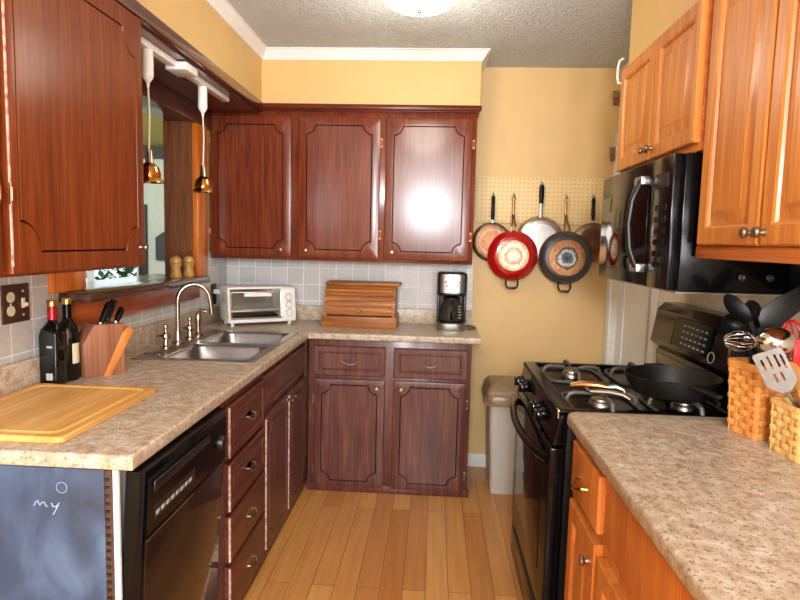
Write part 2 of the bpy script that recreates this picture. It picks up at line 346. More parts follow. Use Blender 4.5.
def solo(name, mb, mat, label, cat, group=None, kind=None):
    c = base_origin(mb); o = bpy.data.objects.new(name, mb.mesh(name, mat)); COL.objects.link(o); o.location = c
    o['label'] = label; o['category'] = cat
    if group: o['group'] = group
    if kind: o['kind'] = kind
    return o
def struct(name, mb, mat, parent=None):
    o = bpy.data.objects.new(name, mb.mesh(name, mat)); COL.objects.link(o); o['kind'] = 'structure'
    if parent: o.parent = parent
    return o
def dup(root, loc, rz, label, group=None):
    r = root.copy(); COL.objects.link(r); r.location = loc; r.rotation_euler = (0, 0, rz); r['label'] = label
    if group: r['group'] = group
    for ch in list(root.children):
        c = ch.copy(); COL.objects.link(c); c.parent = r
        for g in ch.children:
            d = g.copy(); COL.objects.link(d); d.parent = c
    return r
def fpx(X, y0=0, z0=0): return lambda u, v, d: Vector((X+d, y0+u, z0+v))      # faces +X
def fmx(X, y0=0, z0=0): return lambda u, v, d: Vector((X-d, y0+u, z0+v))      # faces -X
def fmy(Y, x0=0, z0=0): return lambda u, v, d: Vector((x0+u, Y-d, z0+v))      # faces -Y
def rect(w, h, o, d): return [(o, o, d), (w-o, o, d), (w-o, h-o, d), (o, h-o, d)]

def scallop_door(f, w, h, t=.019, ins=(.05, .05, .05, .05), r=.055, gmat=None):
    """slab door with a routed line whose corners are concave arcs; returns (slab, groove line)"""
    il, ir, ib, it = ins; n = 8
    x0, x1, z0, z1 = il, w-ir, ib, h-it
    def outline(o, d):
        a0 = math.asin(o/(r+o)); pts = []
        for cx, cz, q in ((x0, z0, 0), (x1, z0, 1), (x1, z1, 2), (x0, z1, 3)):
            st = q*PI/2+PI/2-a0; en = q*PI/2+a0
            for i in range(n+1):
                a = st+(en-st)*i/n; pts.append((cx+(r+o)*math.cos(a), cz+(r+o)*math.sin(a), d))
        return pts
    def rim(o, d):
        pts = []; X0, X1, Z0, Z1 = o, w-o, o, h-o; k = r
        A = [((X0, z0+k), (X0, Z0), (x0+k, Z0)), ((x1-k, Z0), (X1, Z0), (X1, z0+k)), ((X1, z1-k), (X1, Z1), (x1-k, Z1)), ((x0+k, Z1), (X0, Z1), (X0, z1-k))]
        for a, c, b in A:
            for i in range(n+1):
                s = i/n*2
                p = (a[0]+(c[0]-a[0])*s, a[1]+(c[1]-a[1])*s) if s <= 1 else (c[0]+(b[0]-c[0])*(s-1), c[1]+(b[1]-c[1])*(s-1))
                pts.append((*p, d))
        return pts
    m = MB(); m.loops([rim(0, 0), rim(0, t-.004), rim(.002, t-.001), rim(.005, t), outline(0, t), outline(.001, t-.003)], f, True, False)
    m.loops([outline(.0055, t-.003), outline(.0065, t)], f, False, True)
    g = MB(); g.loops([outline(.001, t-.003), outline(.0055, t-.003)], f, False, False)
    return m, g
def raised_door(f, w, h, t=.02, fw=.055):
    m = MB(); m.loops([rect(w, h, 0, 0), rect(w, h, 0, t-.004), rect(w, h, .004, t), rect(w, h, fw-.006, t), rect(w, h, fw, t-.004), rect(w, h, fw+.003, t-.011), rect(w, h, fw+.010, t-.011), rect(w, h, fw+.038, t-.003), rect(w, h, fw+.041, t-.001)], f)
    return m
def inset_drawer(f, w, h, t=.019, ins=.03):
    m = MB(); m.loops([rect(w, h, 0, 0), rect(w, h, 0, t-.004), rect(w, h, .004, t), rect(w, h, ins, t), rect(w, h, ins+.003, t-.006), rect(w, h, ins+.008, t-.006), rect(w, h, ins+.013, t-.001)], f)
    return m
def slab_front(f, w, h, t=.019, b=.005):
    m = MB(); m.loops([rect(w, h, 0, 0), rect(w, h, 0, t-b), rect(w, h, b*.3, t-b*.3), rect(w, h, b, t)], f); return m
def knob_at(f, u, v, d, r=.014):
    m = MB(); o = f(u, v, d); nrm = (f(u, v, d+1)-o)
    q = nrm.to_track_quat('Z', 'Y').to_matrix().to_4x4()
    m.lathe([(0, 0), (r*.75, 0), (r*.5, .004), (r*.42, .012), (r*.9, .016), (r, .021), (r*.8, .026), (0, .028)], Matrix.Translation(o) @ q, 16)
    return m
def bail_pull(f, u, v, d, horiz=True, w=.075):
    """ornate drawer pull: leaf backplate and a bail"""
    m = MB()
    P = (lambda a, b, e: f(u+a, v+b, d+e))
    poly = [(-.5, 0), (-.42, .07), (-.34, .05), (-.26, .13), (-.16, .09), (0, .2), (.16, .09), (.26, .13), (.34, .05), (.42, .07), (.5, 0), (.42, -.07), (.34, -.05), (.26, -.13), (.16, -.09), (0, -.2), (-.16, -.09), (-.26, -.13), (-.34, -.05), (-.42, -.07)]
    m.prism([(a*w*1.25, b*w) for a, b in poly], P, 0, .003)
    pts = [P(-w*.42, .0, .003), P(-w*.42, .0, .016), P(-w*.30, -.012, .021), P(0, -.018, .024), P(w*.30, -.012, .021), P(w*.42, .0, .016), P(w*.42, .0, .003)]
    m.tube(pts, .004, 8)
    return m
def hinge_at(f, u, v, d, h=.05):
    m = MB()
    m.loops([[(u-.006, v-h/2, d), (u+.006, v-h/2, d), (u+.006, v+h/2, d), (u-.006, v+h/2, d)], [(u-.006, v-h/2, d+.003), (u+.006, v-h/2, d+.003), (u+.006, v+h/2, d+.003), (u-.006, v+h/2, d+.003)]], f)
    m.cone(f(u, v-h*.32, d+.004), f(u, v+h*.32, d+.004), .0045, seg=8)
    return m

# ------------------------------------------------------------------ the room
XL, XR_, YB, YF, ZC = -1.33, 1.07, 3.70, -2.0, 2.48
struct('floor', MB().box(-1.52, 1.30, YF-.1, YB+.1, -.08, 0), M['floor'])
struct('ceiling', MB().box(-1.52, 1.30, YF-.1, YB+.1, ZC, ZC+.08), M['ceiling'])
struct('wall_back', MB().box(-1.52, 1.30, YB, YB+.1, 0, ZC), M['wallback'])
OY0, OY1, OZ0, OZ1 = 2.15, 3.18, 1.178, 2.04          # pass-through opening in the left wall
wl = MB()
wl.box(-1.48, XL, YF-.1, OY0, 0, ZC).box(-1.48, XL, OY1, YB, 0, ZC).box(-1.48, XL, OY0, OY1, 0, OZ0).box(-1.48, XL, OY0, OY1, OZ1, ZC)
struct('wall_left', wl, M['wallback'])
wr = MB()
wr.box(XR_, 1.17, YF-.1, 2.93, 0, ZC).box(XR_, 1.17, 2.93, 3.61, 2.03, ZC).box(XR_, 1.17, 3.61, YB, 0, ZC)
struct('wall_right', wr, M['cream'])
struct('wall_closet', MB().box(1.17, 1.72, 2.6, 2.68, 0, ZC).box(1.17, 1.72, 3.66, 3.74, 0, ZC).box(1.64, 1.72, 2.6, 3.74, 0, ZC).box(1.17, 1.72, 2.6, 3.74, -.06, 0).box(1.17, 1.72, 2.6, 3.74, ZC, ZC+.06), M['closet'])
wrear = MB()
wrear.box(-1.33, -.42, YF-.1, YF, 0, ZC).box(.18, .47, YF-.1, YF, 0, ZC).box(.47, 1.01, YF-.1, YF, 2.0, ZC).box(1.01, XR_, YF-.1, YF, 0, ZC).box(-.42, .18, YF-.1, YF, 0, 1.63).box(-.42, .18, YF-.1, YF, 2.17, ZC)
struct('wall_rear', wrear, M['wallback'])
wf = MB()
for a, b in ((-.42, -.38), (-.14, -.10), (.14, .18)): wf.box(a, b, YF-.08, YF-.05, 1.63, 2.17)
for a, b in ((1.63, 1.67), (2.13, 2.17)): wf.box(-.38, .14, YF-.08, YF-.05, a, b)
struct('window_1', wf, M['white'])
df_ = MB()
for a, b in ((.47, .53), (.95, 1.01)): df_.box(a, b, YF-.08, YF-.05, 0, 2.0)
for a, b in ((0, .12), (1.93, 2.0)): df_.box(.53, .95, YF-.08, YF-.05, a, b)
struct('added_rear_door', df_, M['white'])  # unseen door frame, added to hold the low rear fill
# soffits with their dark undersides
struct('wall_soffit_left', MB().box(XL, -1.012, YF, YB, 2.185, ZC), M['yellow'])
struct('wall_soffit_back', MB().box(-1.012, .222, 3.40, YB, 2.18, ZC), M['yellow'])
struct('wall_soffit_right', MB().box(.775, XR_, YF, 2.585, 2.165, ZC), M['yellow'])
def crown(path, name):
    """path: [(x,y)] with outward normal to the right of travel"""
    prof = [(0, -.055), (.006, -.055), (.010, -.045), (.018, -.036), (.030, -.018), (.036, -.008), (.044, -.006), (.044, 0), (0, 0)]
    m = MB(); lp = []
    n = len(path)
    for i, p in enumerate(path):
        a = Vector(path[max(i-1, 0)]); b = Vector(path[min(i+1, n-1)]); q = Vector(p)
        def nn(s, e): d = (e-s).normalized(); return Vector((d.y, -d.x))
        if 0 < i < n-1:
            n1, n2 = nn(a, q), nn(q, b); k = (n1+n2)/(1+n1.dot(n2))
        else: k = nn(a, b)
        lp.append([(q.x+k.x*o, q.y+k.y*o, ZC+z) for o, z in prof])
    m.loops(lp, lambda x, y, z: Vector((x, y, z))); struct(name, m, M['white'])
crown([(-1.012, YF), (-1.012, 3.40), (.222, 3.40), (.222, YB)], 'trim_1')
# dark board under the left soffit and trim strips
struct('trim_2', MB().box(XL, -1.030, 2.03, 3.40, 2.132, 2.186).box(-1.035, -1.000, .7, 3.37, 2.140, 2.188, .006), M['darky'])
struct('trim_3', MB().box(-1.02, .232, 3.378, 3.41, 2.155, 2.184, .006).box(-1.33, .222, 3.40, YB, 2.150, 2.181), M['darkx'])
# tiles
tl = MB().box(XL, XL+.008, .6, YB, .90, 1.19).box(XL, XL+.008, .6, 2.02, 1.19, 1.33).box(XL, XL+.008, 3.34, YB, 1.19, 1.33)
struct('trim_4', tl, M['tile_y'])
struct('trim_5', MB().box(XL, .235, YB-.008, YB, .90, 1.33), M['tile_x'])
# pass-through: casings, jambs, sill
struct('trim_6', MB().box(XL, XL+.03, 3.185, 3.325, 1.19, 2.033, .004).box(XL, XL+.03, 1.945, 2.135, 1.215, 1.313, .004), M['orange'])
struct('trim_7', MB().box(XL, XL+.032, 2.02, 3.20, 1.085, 1.179, .004), M['orangey'])
struct('trim_8', MB().box(-1.53, XL+.001, 2.16, 3.16, 1.180, 1.214).box(XL, -1.205, 2.00, 3.115, 1.180, 1.214, .006), M['sill'])
struct('trim_9', MB().box(-1.48, XL+.002, 3.165, 3.182, 1.214, 2.035).box(-1.48, XL+.002, 2.148, 2.165, 1.214, 2.035), M['jamb'])
struct('trim_10', MB().box(-1.48, XL+.03, 2.03, 3.40, 2.035, 2.131, .003), M['darky'])
struct('baseboard_back', MB().box(.2, XR_, YB-.014, YB, 0, .085, .003), M['white'])
# doorway on the right wall, a white leaf half across it
struct('trim_11', MB().box(XR_-.018, XR_, 3.60, YB-.001, 0, 2.024, .003).box(XR_-.018, XR_, 2.86, 2.935, 0, 2.024, .003).box(XR_-.018, XR_, 2.86, YB-.001, 2.025, 2.10, .003), M['casing'])
dl = MB(); dl.loops([rect(.50, 2.0, 0, 0), rect(.50, 2.0, 0, .033), rect(.50, 2.0, .002, .035), rect(.50, 2.0, .11, .035), rect(.50, 2.0, .115, .028)], fmx(1.135, 3.105, .01))
door1 = struct('door_1', dl, M['casing'])
# far room seen through the pass-through
struct('floor_far', MB().box(-5.2, -1.51, 1.2, 6.1, -.08, 0), M['jamb'])
struct('ceiling_far', MB().box(-5.2, -1.51, 1.2, 6.1, 2.32, 2.40), M['olive'])
wfar = MB().box(-5.2, -4.15, 6.0, 6.1, 0, 2.32).box(-3.06, -1.51, 6.0, 6.1, 0, 2.32).box(-4.15, -3.06, 6.0, 6.1, 0, .62).box(-4.15, -3.06, 6.0, 6.1, 1.85, 2.32)
struct('wall_far', wfar, M['sage'])
struct('wall_far_side', MB().box(-5.3, -5.2, 1.2, 6.1, 0, 2.32).box(-5.2, -1.51, 1.1, 1.2, 0, 2.32), M['sage'])
struct('trim_12', MB().box(-5.2, -1.51, 5.93, 6.0, 2.20, 2.32), M['darkbeam'])
struct('trim_13', MB().box(-3.07, -2.985, 5.96, 6.0, .55, 1.74, .004), M['darkbeam'])
wfr = MB().box(-4.15, -3.06, 6.02, 6.06, .62, .68).box(-4.15, -3.06, 6.02, 6.06, 1.79, 1.85).box(-4.15, -4.09, 6.02, 6.06, .62, 1.85).box(-3.12, -3.06, 6.02, 6.06, .62, 1.85).box(-3.66, -3.60, 6.02, 6.06, .62, 1.85)
struct('window_2', wfr, M['white'])
solo('wall_plaque', MB().prism([(-2.885, 1.17), (-2.55, 1.17), (-2.55, 1.52), (-2.80, 1.46), (-2.885, 1.40)], lambda u, v, d: Vector((u, d, v)), 5.96, 5.998), M['slate'], 'dark slate wall plaque with a slanted top, on the pale wall of the room beyond', 'plaque')
t = thing('leafy_shrub', 'green leafy shrub outside the far room window, seen over the sill', 'shrub', (-3.75, 6.75, 0))
lf = MB(); rr = random.Random(3)
for i in range(520):
    c = Vector((-3.62+rr.gauss(0, .20), 6.60+rr.gauss(0, .15), .2+rr.random()*1.15)); a = rr.random()*6.28; b = rr.uniform(-.6, .9); L = rr.uniform(.06, .12)
    d = Vector((math.cos(a)*math.cos(b), math.sin(a)*math.cos(b), math.sin(b))); sd = d.cross(Vector((0, 0, 1))).normalized()*L*.35
    up = d.cross(sd).normalized()*.006
    tb = bmesh.new(); vs = [tb.verts.new(c+x) for x in (-d*L, sd+up, d*L, -sd+up)]; tb.faces.new(vs); lf.merge(tb)
part('foliage', lf, M['leaf'], t)
st = MB()
for k in range(5): st.tube([(-3.75+.02*k-.04, 6.75, 0), (-3.75+.08*(k-2), 6.75+.05*(k % 3-1), .5), (-3.75+.16*(k-2), 6.75+.08*(k % 3-1), 1.0)], [.014, .010, .004], 6)
part('stem', st, M['stemm'], t)
struct('ground', MB().box(-9, 1.0, 6.12, 14, -.1, 0), M['ground'])

# ------------------------------------------------------------------ ceiling lamp
cx, cy = -.097, 2.57
t = thing('ceiling_lamp', 'lit frosted glass dome lamp on the stippled ceiling', 'lamp', (cx, cy, ZC))
part('ceiling_pan', MB().cone((cx, cy, ZC-.03), (cx, cy, ZC), .15, seg=40, bev=.004), M['white'], t)
part('glass_dome', MB().lathe([(.152, -.03), (.157, -.038), (.151, -.056), (.133, -.072), (.10, -.084), (.055, -.091), (0, -.094)], Matrix.Translation((cx, cy, ZC)), 40), M['dome'], t)
part('finial', MB().lathe([(0, -.116), (.006, -.112), (.009, -.105), (.006, -.099), (.012, -.095), (.012, -.091), (0, -.091)], Matrix.Translation((cx, cy, ZC)), 14), M['nickel'], t)
l = bpy.data.lights.new('ceiling_bulb', 'POINT'); l.energy = 10; l.color = (1, .92, .78); l.shadow_soft_size = .15
o = bpy.data.objects.new('ceiling_bulb', l); COL.objects.link(o); o.location = (cx, cy, ZC-.30)

# ------------------------------------------------------------------ wall cabinets
def dark_cab(name, label, loc): return thing(name, label, 'cabinet', loc)
# left wall cabinet
t = dark_cab('wall_cabinet', 'reddish brown stained wall cabinet on the left wall, nearest the camera', (-1.17, 1.36, 1.303))
part('body', MB().box(XL+.01, -1.022, .62, 2.005, 1.314, 2.139, .002), M['red'], t)
for y0, y1, hs, ks in ((1.350, 1.996, 0, 1), (.66, 1.318, 1, 0)):
    f = fpx(-1.022, y0, 1.322); wd = y1-y0
    a, g = scallop_door(f, wd, .815, .02, (.03, .045, .05, .06), .075)
    d = part('door', a, M['red'], t); part('groove_line', g, M['groove'], d)
    for v in (.19, .66): part('hinge', hinge_at(f, .004 if hs == 0 else wd-.004, v, .018), M['hinge'], d)
    part('knob', knob_at(f, wd-.035 if hs == 0 else .035, .06, .02, .011), M['antique'], d)
    part('worn_edge', MB().box(-1.0045, -1.0005, y0-.0012, y0+.003, 1.34, 2.10), M['worn'], d, label='pale worn edge')
# back wall cabinets : one run of three doors
t = dark_cab('wall_cabinet', 'dark brown three door wall cabinet above the bread box and coffee maker', (-.55, 3.55, 1.315))
part('body', MB().box(XL+.01, .212, 3.424, YB-.01, 1.30, 2.156, .002), M['dark'], t)
for x0, x1, hs, kx in ((-1.318, -.842, 0, 1), (-.800, -.330, 1, 0), (-.300, .190, 1, 0)):
    wd = x1-x0; f = fmy(3.424, x0, 1.318)
    a, g = scallop_door(f, wd, .80, .019, (.045, .045, .045, .045), .05)
    d = part('door', a, M['dark'], t); part('groove_line', g, M['groove'], d)
    for v in (.14, .66): part('hinge', hinge_at(f, wd+.006 if hs else -.006, v, 0), M['hinge'], d)
    part('knob', knob_at(f, wd-.055 if kx else .05, .042, .019, .012), M['antique'], d)

# base cabinet on the back wall
t = dark_cab('base_cabinet', 'dark brown base cabinet under the back counter, two drawers over two doors', (-.24, 3.45, 0))
part('body', MB().box(-.690, .216, 3.229, YB-.02, .0, .874, .002), M['base'], t)
part('toe_board', MB().box(-.690, .225, 3.215, 3.229, 0, .045, .003), M['base'], t)
for x0, x1, kx in ((-.655, -.258, 1), (-.212, .193, 0)):
    wd = x1-x0
    f = fmy(3.229, x0, .672); d = part('drawer', inset_drawer(f, wd, .165, .019, .028), M['base'], t)
    part('pull', bail_pull(f, wd/2, .085, .013, w=.1), M['antique'], d)
    f = fmy(3.229, x0, .03)
    a, g = scallop_door(f, wd, .622, .019, (.04, .04, .035, .03), .05)
    d = part('door', a, M['base'], t); part('groove_line', g, M['groove'], d)
    part('knob', knob_at(f, wd-.045 if kx else .045, .578, .019, .013), M['antique'], d)
    for v in (.09, .5): part('hinge', hinge_at(f, -.006 if kx else wd+.006, v, 0), M['antique'], d)

# left run: drawer bank and sink base
t = dark_cab('drawer_cabinet', 'dark brown bank of four drawers with worn edges, beside the dishwasher', (-1.0, 2.18, 0))
part('body', MB().box(XL+.02, -.716, 1.925, 2.405, 0, .874, .002), M['base'], t)
for z0, z1 in ((.650, .838), (.455, .630), (.268, .438), (.055, .250)):
    f = fpx(-.716, 1.965, z0)
    d = part('drawer', inset_drawer(f, .425, z1-z0, .022, .03) if z0 > .4 else slab_front(f, .425, z1-z0, .022), M['basey'], t)
    part('pull', bail_pull(f, .2125, (z1-z0)/2+.005, .018 if z0 > .4 else .022, w=.085), M['antique'], d)
    e = MB().box(-.700, -.693, 1.962, 1.968, z0+.004, z1-.004)
    part('worn_edge', e, M['worn'], d, label='pale worn edge')
t = dark_cab('sink_cabinet', 'dark brown cabinet under the sink with two plain doors', (-1.0, 2.80, 0))
sb = MB().box(-1.31, -.716, 2.407, 3.225, 0, .06).box(-.74, -.716, 2.407, 3.225, .06, .874).box(-1.31, -.74, 2.407, 2.425, .06, .874).box(-1.31, -.74, 3.205, 3.225, .06, .874)
part('body', sb, M['base'], t)
f = fpx(-.716, 2.415, .70); part('false_front', inset_drawer(f, .78, .145, .018, .02), M['basey'], t)
for y0, y1, k in ((2.415, 2.800, 1), (2.812, 3.195, 0)):
    f = fpx(-.716, y0, .06); a, g = scallop_door(f, y1-y0, .605, .02, (.04, .04, .04, .04), .045)
    d = part('door', a, M['base'], t); part('groove_line', g, M['groove'], d)
    part('handle', MB().tube([f((y1-y0-.03) if k else .03, .585, .02), f((y1-y0-.03) if k else .03, .585, .05)], .005, 8), M['chrome'], d)
    part('worn_edge', MB().box(-.701, -.694, y0-.001, y0+.004, .075, .655), M['worn'], d, label='pale worn edge')

# peninsula end panel, chalkboard painted, with chalk marks
t = thing('end_panel', 'blue black chalkboard painted end panel below the left counter', 'panel', (-1.04, 1.299, 0))
pn = part('board', MB().box(XL+.01, -.757, 1.290, 1.308, 0, .875, .001), M['chalkboard'], t)
def stroke(pts): return [(-.898+(x+.915)*.72, 1.2895, .777+(z-.77)*.62) for x, z in pts]
ck = MB()
ck.tube(stroke([(-.958, .776), (-.951, .792), (-.944, .796), (-.941, .784), (-.938, .778), (-.931, .790), (-.923, .792), (-.918, .780), (-.912, .774)]), .0013, 6)
ck.tube(stroke([(-.898, .790), (-.893, .776), (-.884, .775), (-.875, .786)]), .0013, 6)
ck.tube(stroke([(-.872, .792), (-.880, .772), (-.889, .752), (-.894, .744)]), .0013, 6)
part('chalk_writing', ck, M['chalk'], pn, label='white chalk handwriting')
part('chalk_ring', MB().tube([(-.860+.013*math.cos(a*PI/8), 1.2897, .828+.013*math.sin(a*PI/8)) for a in range(16)], .0007, 6, True), M['chalk'], pn)
part('edge_strip', MB().box(-.756, -.741, 1.290, 1.308, 0, .874, .001), M['brownpaint'], t)
rb = MB()
for k in range(44): rb.box(-.754, -.742, 1.2865, 1.2905, .012+k*.0195, .012+k*.0195+.006)
part('ribbed_seal', rb, M['blackm'], t)

# dishwasher: door leaning slightly open
t = thing('dishwasher', 'black built-in dishwasher with its door slightly ajar', 'dishwasher', (-1.0, 1.62, 0))
part('tub', MB().box(-1.30, -.770, 1.315, 1.90, .0, .868, .002).box(-.770, -.728, 1.2995, 1.3075, .0, .872), M['whiteplastic'], t, label='white tub casing')
tilt = Matrix.Translation((-.715, 0, .10)) @ Matrix.Rotation(R(3.4), 4, 'Y') @ Matrix.Translation((.715, 0, -.10))
dd = MB().box(-.762, -.713, 1.310, 1.862, .10, .866, .005); bmesh.ops.transform(dd.bm, matrix=tilt, verts=dd.bm.verts)
d = part('door', dd, M['black'], t)
def tp(mb): bmesh.ops.transform(mb.bm, matrix=tilt, verts=mb.bm.verts); return mb
part('front_glass', tp(MB().box(-.714, -.710, 1.326, 1.846, .12, .690, .001)), M['brownglass'], d)
part('control_panel', tp(MB().prism([(0, .70), (.004, .705), (.004, .815), (-.004, .855), (-.02, .857), (-.02, .70)], lambda u, v, e: Vector((-.711+u, e, v)), 1.324, 1.848)), M['black'], d)
part('handle_lip', tp(MB().box(-.709, -.703, 1.345, 1.70, .805, .832, .003)), M['blackm'], d)
bt = MB()
for k in range(8): bt.box(-.7075, -.7055, 1.362+k*.028, 1.382+k*.028, .738, .750, .001)
part('button_row', tp(bt), M['grey'], d)
part('button_strip', tp(MB().box(-.7078, -.7062, 1.352, 1.600, .730, .768)), M['blackm'], d)
part('dial', tp(MB().cone((-.708, 1.79, .775), (-.690, 1.79, .775), .024, .020, 24, .002)), M['blackm'], d)
part('trim_line', tp(MB().box(-.7098, -.7085, 1.326, 1.60, .686, .690)), M['steel'], d)
part('kick_plate', MB().box(-.79, -.78, 1.32, 1.90, .005, .095), M['blackm'], t)

# ------------------------------------------------------------------ counters
SX0, SX1, SY0, SY1 = -1.24, -.730, 2.325, 3.145
outer = [(XL, 1.285), (-.684, 1.285), (-.684, 3.186), (.262, 3.186), (.262, YB-.001), (XL, YB-.001)]
def fr(p, q): return (abs(p.x-q.x) < 1e-4 and (abs(p.x+.684) < 1e-3 or abs(p.x-.262) < 1e-3)) or (abs(p.y-q.y) < 1e-4 and (abs(p.y-1.285) < 1e-3 or abs(p.y-3.186) < 1e-3))
t = thing('countertop', 'beige speckled laminate countertop along the left and back walls', 'countertop', (-1.0, 2.4, .876))
part('slab', MB().slab(outer, [[(SX0+.012, SY0+.012), (SX1-.012, SY0+.012), (SX1-.012, SY1-.012), (SX0+.012, SY1-.012)]], .876, .914, fr, .009), M['laminate'], t)
part('upstand', MB().box(XL+.009, XL+.027, 1.285, YB-.01, .914, 1.013, .003).box(XL+.027, .235, YB-.028, YB-.009, .914, 1.008, .003), M['laminate'], t)
t = thing('countertop', 'beige speckled laminate countertop on the right, holding the two baskets', 'countertop', (.74, 1.0, .876))
co = [(.418, -.35), (XR_-.002, -.35), (XR_-.002, 1.817), (.444, 1.817), (.426, 1.810), (.418, 1.792)]
part('slab', MB().slab(co, [], .874, .914, lambda p, q: max(p.x, q.x) < .4445, .010), M['laminate'], t)

# sink
t = thing('sink', 'double bowl stainless steel sink set into the left counter', 'sink', (-.98, 2.72, .80))
BW = [(-1.125, -.768, 2.365, 2.71), (-1.125, -.768, 2.755, 3.11)]
part('rim', MB().slab([(SX0, SY0), (SX1, SY0), (SX1, SY1), (SX0, SY1)], [[(a, c), (b, c), (b, d), (a, d)] for a, b, c, d in BW], .9135, .918), M['sinksteel'], t)
for a, b, c, d in BW:
    def rr_(o, z, n=6, r=.05):
        pts = []
        for px, py, q in ((b-o-r, d-o-r, 0), (a+o+r, d-o-r, 1), (a+o+r, c+o+r, 2), (b-o-r, c+o+r, 3)):
            for i in range(n+1):
                an = q*PI/2+i/n*PI/2; pts.append((px+r*math.cos(an), py+r*math.sin(an), z))
        return pts
    def sq(o, z, n=6): # near-square top ring with the same count
        return rr_(o, z, n, .012)
    m = MB(); m.loops([sq(-.001, .917), rr_(.004, .905), rr_(.010, .79, r=.055), rr_(.03, .768, r=.06)], lambda x, y, z: Vector((x, y, z)), False, True)
    bo = part('bowl', m, M['sinksteel'], t)
    part('drain', MB().cone(((a+b)/2, (c+d)/2, .768), ((a+b)/2, (c+d)/2, .772), .04, seg=24, bev=.001), M['steel'], bo)
part('faucet_deck', MB().box(-1.23, -1.16, 2.42, 3.02, .918, .922, .001), M['sinksteel'], t)
t = thing('faucet', 'warm nickel gooseneck faucet with lever handles, behind the sink', 'faucet', (-1.195, 2.70, .922))
X = -1.195
part('spout', MB().lathe([(0, 0), (.027, 0), (.027, .008), (.020, .016), (.015, .05), (.013, .06)], Matrix.Translation((X, 2.68, .922)), 20)
     .tube([(X, 2.68, .97), (X, 2.68, 1.12)]+[(X+.066-.066*math.cos(a*PI/10), 2.68+.03*(1-math.cos(a*PI/10)), 1.12+.080*math.sin(a*PI/10)) for a in range(1, 10)]+[(X+.134, 2.742, 1.10), (X+.137, 2.745, 1.075)], .0105, 14)
     .cone((X+.137, 2.745, 1.082), (X+.138, 2.746, 1.055), .014, .0125, 14), M['nickel'], t)
for yy, hh in ((2.555, 0), (2.815, 0)):
    part('handle', MB().lathe([(0, 0), (.025, 0), (.025, .006), (.016, .014), (.013, .04), (.020, .05), (.018, .062), (.009, .07), (.008, .088), (.012, .094), (.010, .104), (0, .108)], Matrix.Translation((X, yy, .922)), 18)
         .tube([(X, yy, .975), (X-.01, yy-.04, .982), (X-.012, yy-.06, .984)], [.006, .006, .004], 8), M['nickel'], t)
part('sprayer', MB().lathe([(0, 0), (.024, 0), (.024, .006), (.015, .014), (.013, .05), (.018, .07), (.018, .10), (.012, .115), (0, .118)], Matrix.Translation((X, 2.92, .922)), 18)
     .tube([(X, 2.92, 1.025), (X+.012, 2.92, 1.05), (X+.04, 2.925, 1.045)], [.010, .010, .008], 10), M['nickel'], t)

# ------------------------------------------------------------------ right hand cabinets
t = thing('wall_cabinet', 'honey oak two door cabinet over the microwave', 'cabinet', (.91, 2.19, 1.715))
part('body', MB().box(.765, XR_-.002, 1.815, 2.580, 1.712, 2.163, .002), M['oaky'], t)
for y0, y1, k in ((1.825, 2.185, 1), (2.195, 2.572, 0)):
    f = fmx(.765, y0, 1.735); d = part('door', raised_door(f, y1-y0, .415, .02, .05), M['oak'], t)
    part('knob', knob_at(f, y1-y0-.025 if k else .025, .035, .02, .012), M['antique'], d)
solo('cabinet_hook', MB().tube([(.752, 2.583, 2.20), (.742, 2.600, 2.195), (.738, 2.605, 2.17), (.738, 2.605, 2.13), (.742, 2.600, 2.105), (.752, 2.583, 2.10)], .005, 10), M['whiteplastic'], 'white plastic loop at the far top end of the oak cabinets', 'hook')
t = thing('wall_cabinet', 'honey oak wall cabinet above the right counter, with raised panel doors', 'cabinet', (.92, 1.1, 1.40))
part('body', MB().box(.775, XR_-.002, .40, 1.812, 1.418, 2.163, .002), M['oaky'], t)
part('bottom_rail', MB().box(.770, .80, .40, 1.812, 1.396, 1.432, .003), M['oaky'], t)
for y0, y1, k in ((1.452, 1.775, 0), (1.072, 1.440, 1), (.44, 1.04, 0)):
    f = fmx(.775, y0, 1.435); d = part('door', raised_door(f, y1-y0, .715, .02, .052), M['oak'], t)
    part('knob', knob_at(f, .022 if not k else y1-y0-.022, .03, .02, .014), M['antique'], d)
t = thing('base_cabinet', 'orange oak base cabinet under the right counter', 'cabinet', (.75, .9, 0))
part('body', MB().box(.445, XR_-.005, -.30, 1.790, .10, .872, .002), M['oakbase'], t)
part('toe_board', MB().box(.51, .525, -.30, 1.790, 0, .10), M['blackm'], t)
for y0, y1, z0, z1, kind in ((1.455, 1.735, .700, .850, 'dr'), (.72, 1.425, .690, .858, 'dr2'), (1.455, 1.735, .13, .672, 'do'), (1.09, 1.425, .13, .655, 'do'), (.72, 1.075, .13, .655, 'do')):
    f = fmx(.445, y0, z0); wd, h = y1-y0, z1-z0
    if kind == 'do':
        d = part('door', raised_door(f, wd, h, .022, .055), M['oakbase'], t)
        part('knob', knob_at(f, .03, h-.06, .022, .013), M['antique'], d)
    else:
        d = part('drawer', slab_front(f, wd, h, .020 if kind == 'dr' else .008), M['oakbase'], t)
        if kind == 'dr': part('pull', MB().tube([f(wd/2-.045, h/2, .02), f(wd/2-.042, h/2, .034), f(wd/2-.02, h/2-.008, .045), f(wd/2+.02, h/2-.008, .045), f(wd/2+.042, h/2, .034), f(wd/2+.045, h/2, .02)], .006, 8), M['brass'], d)
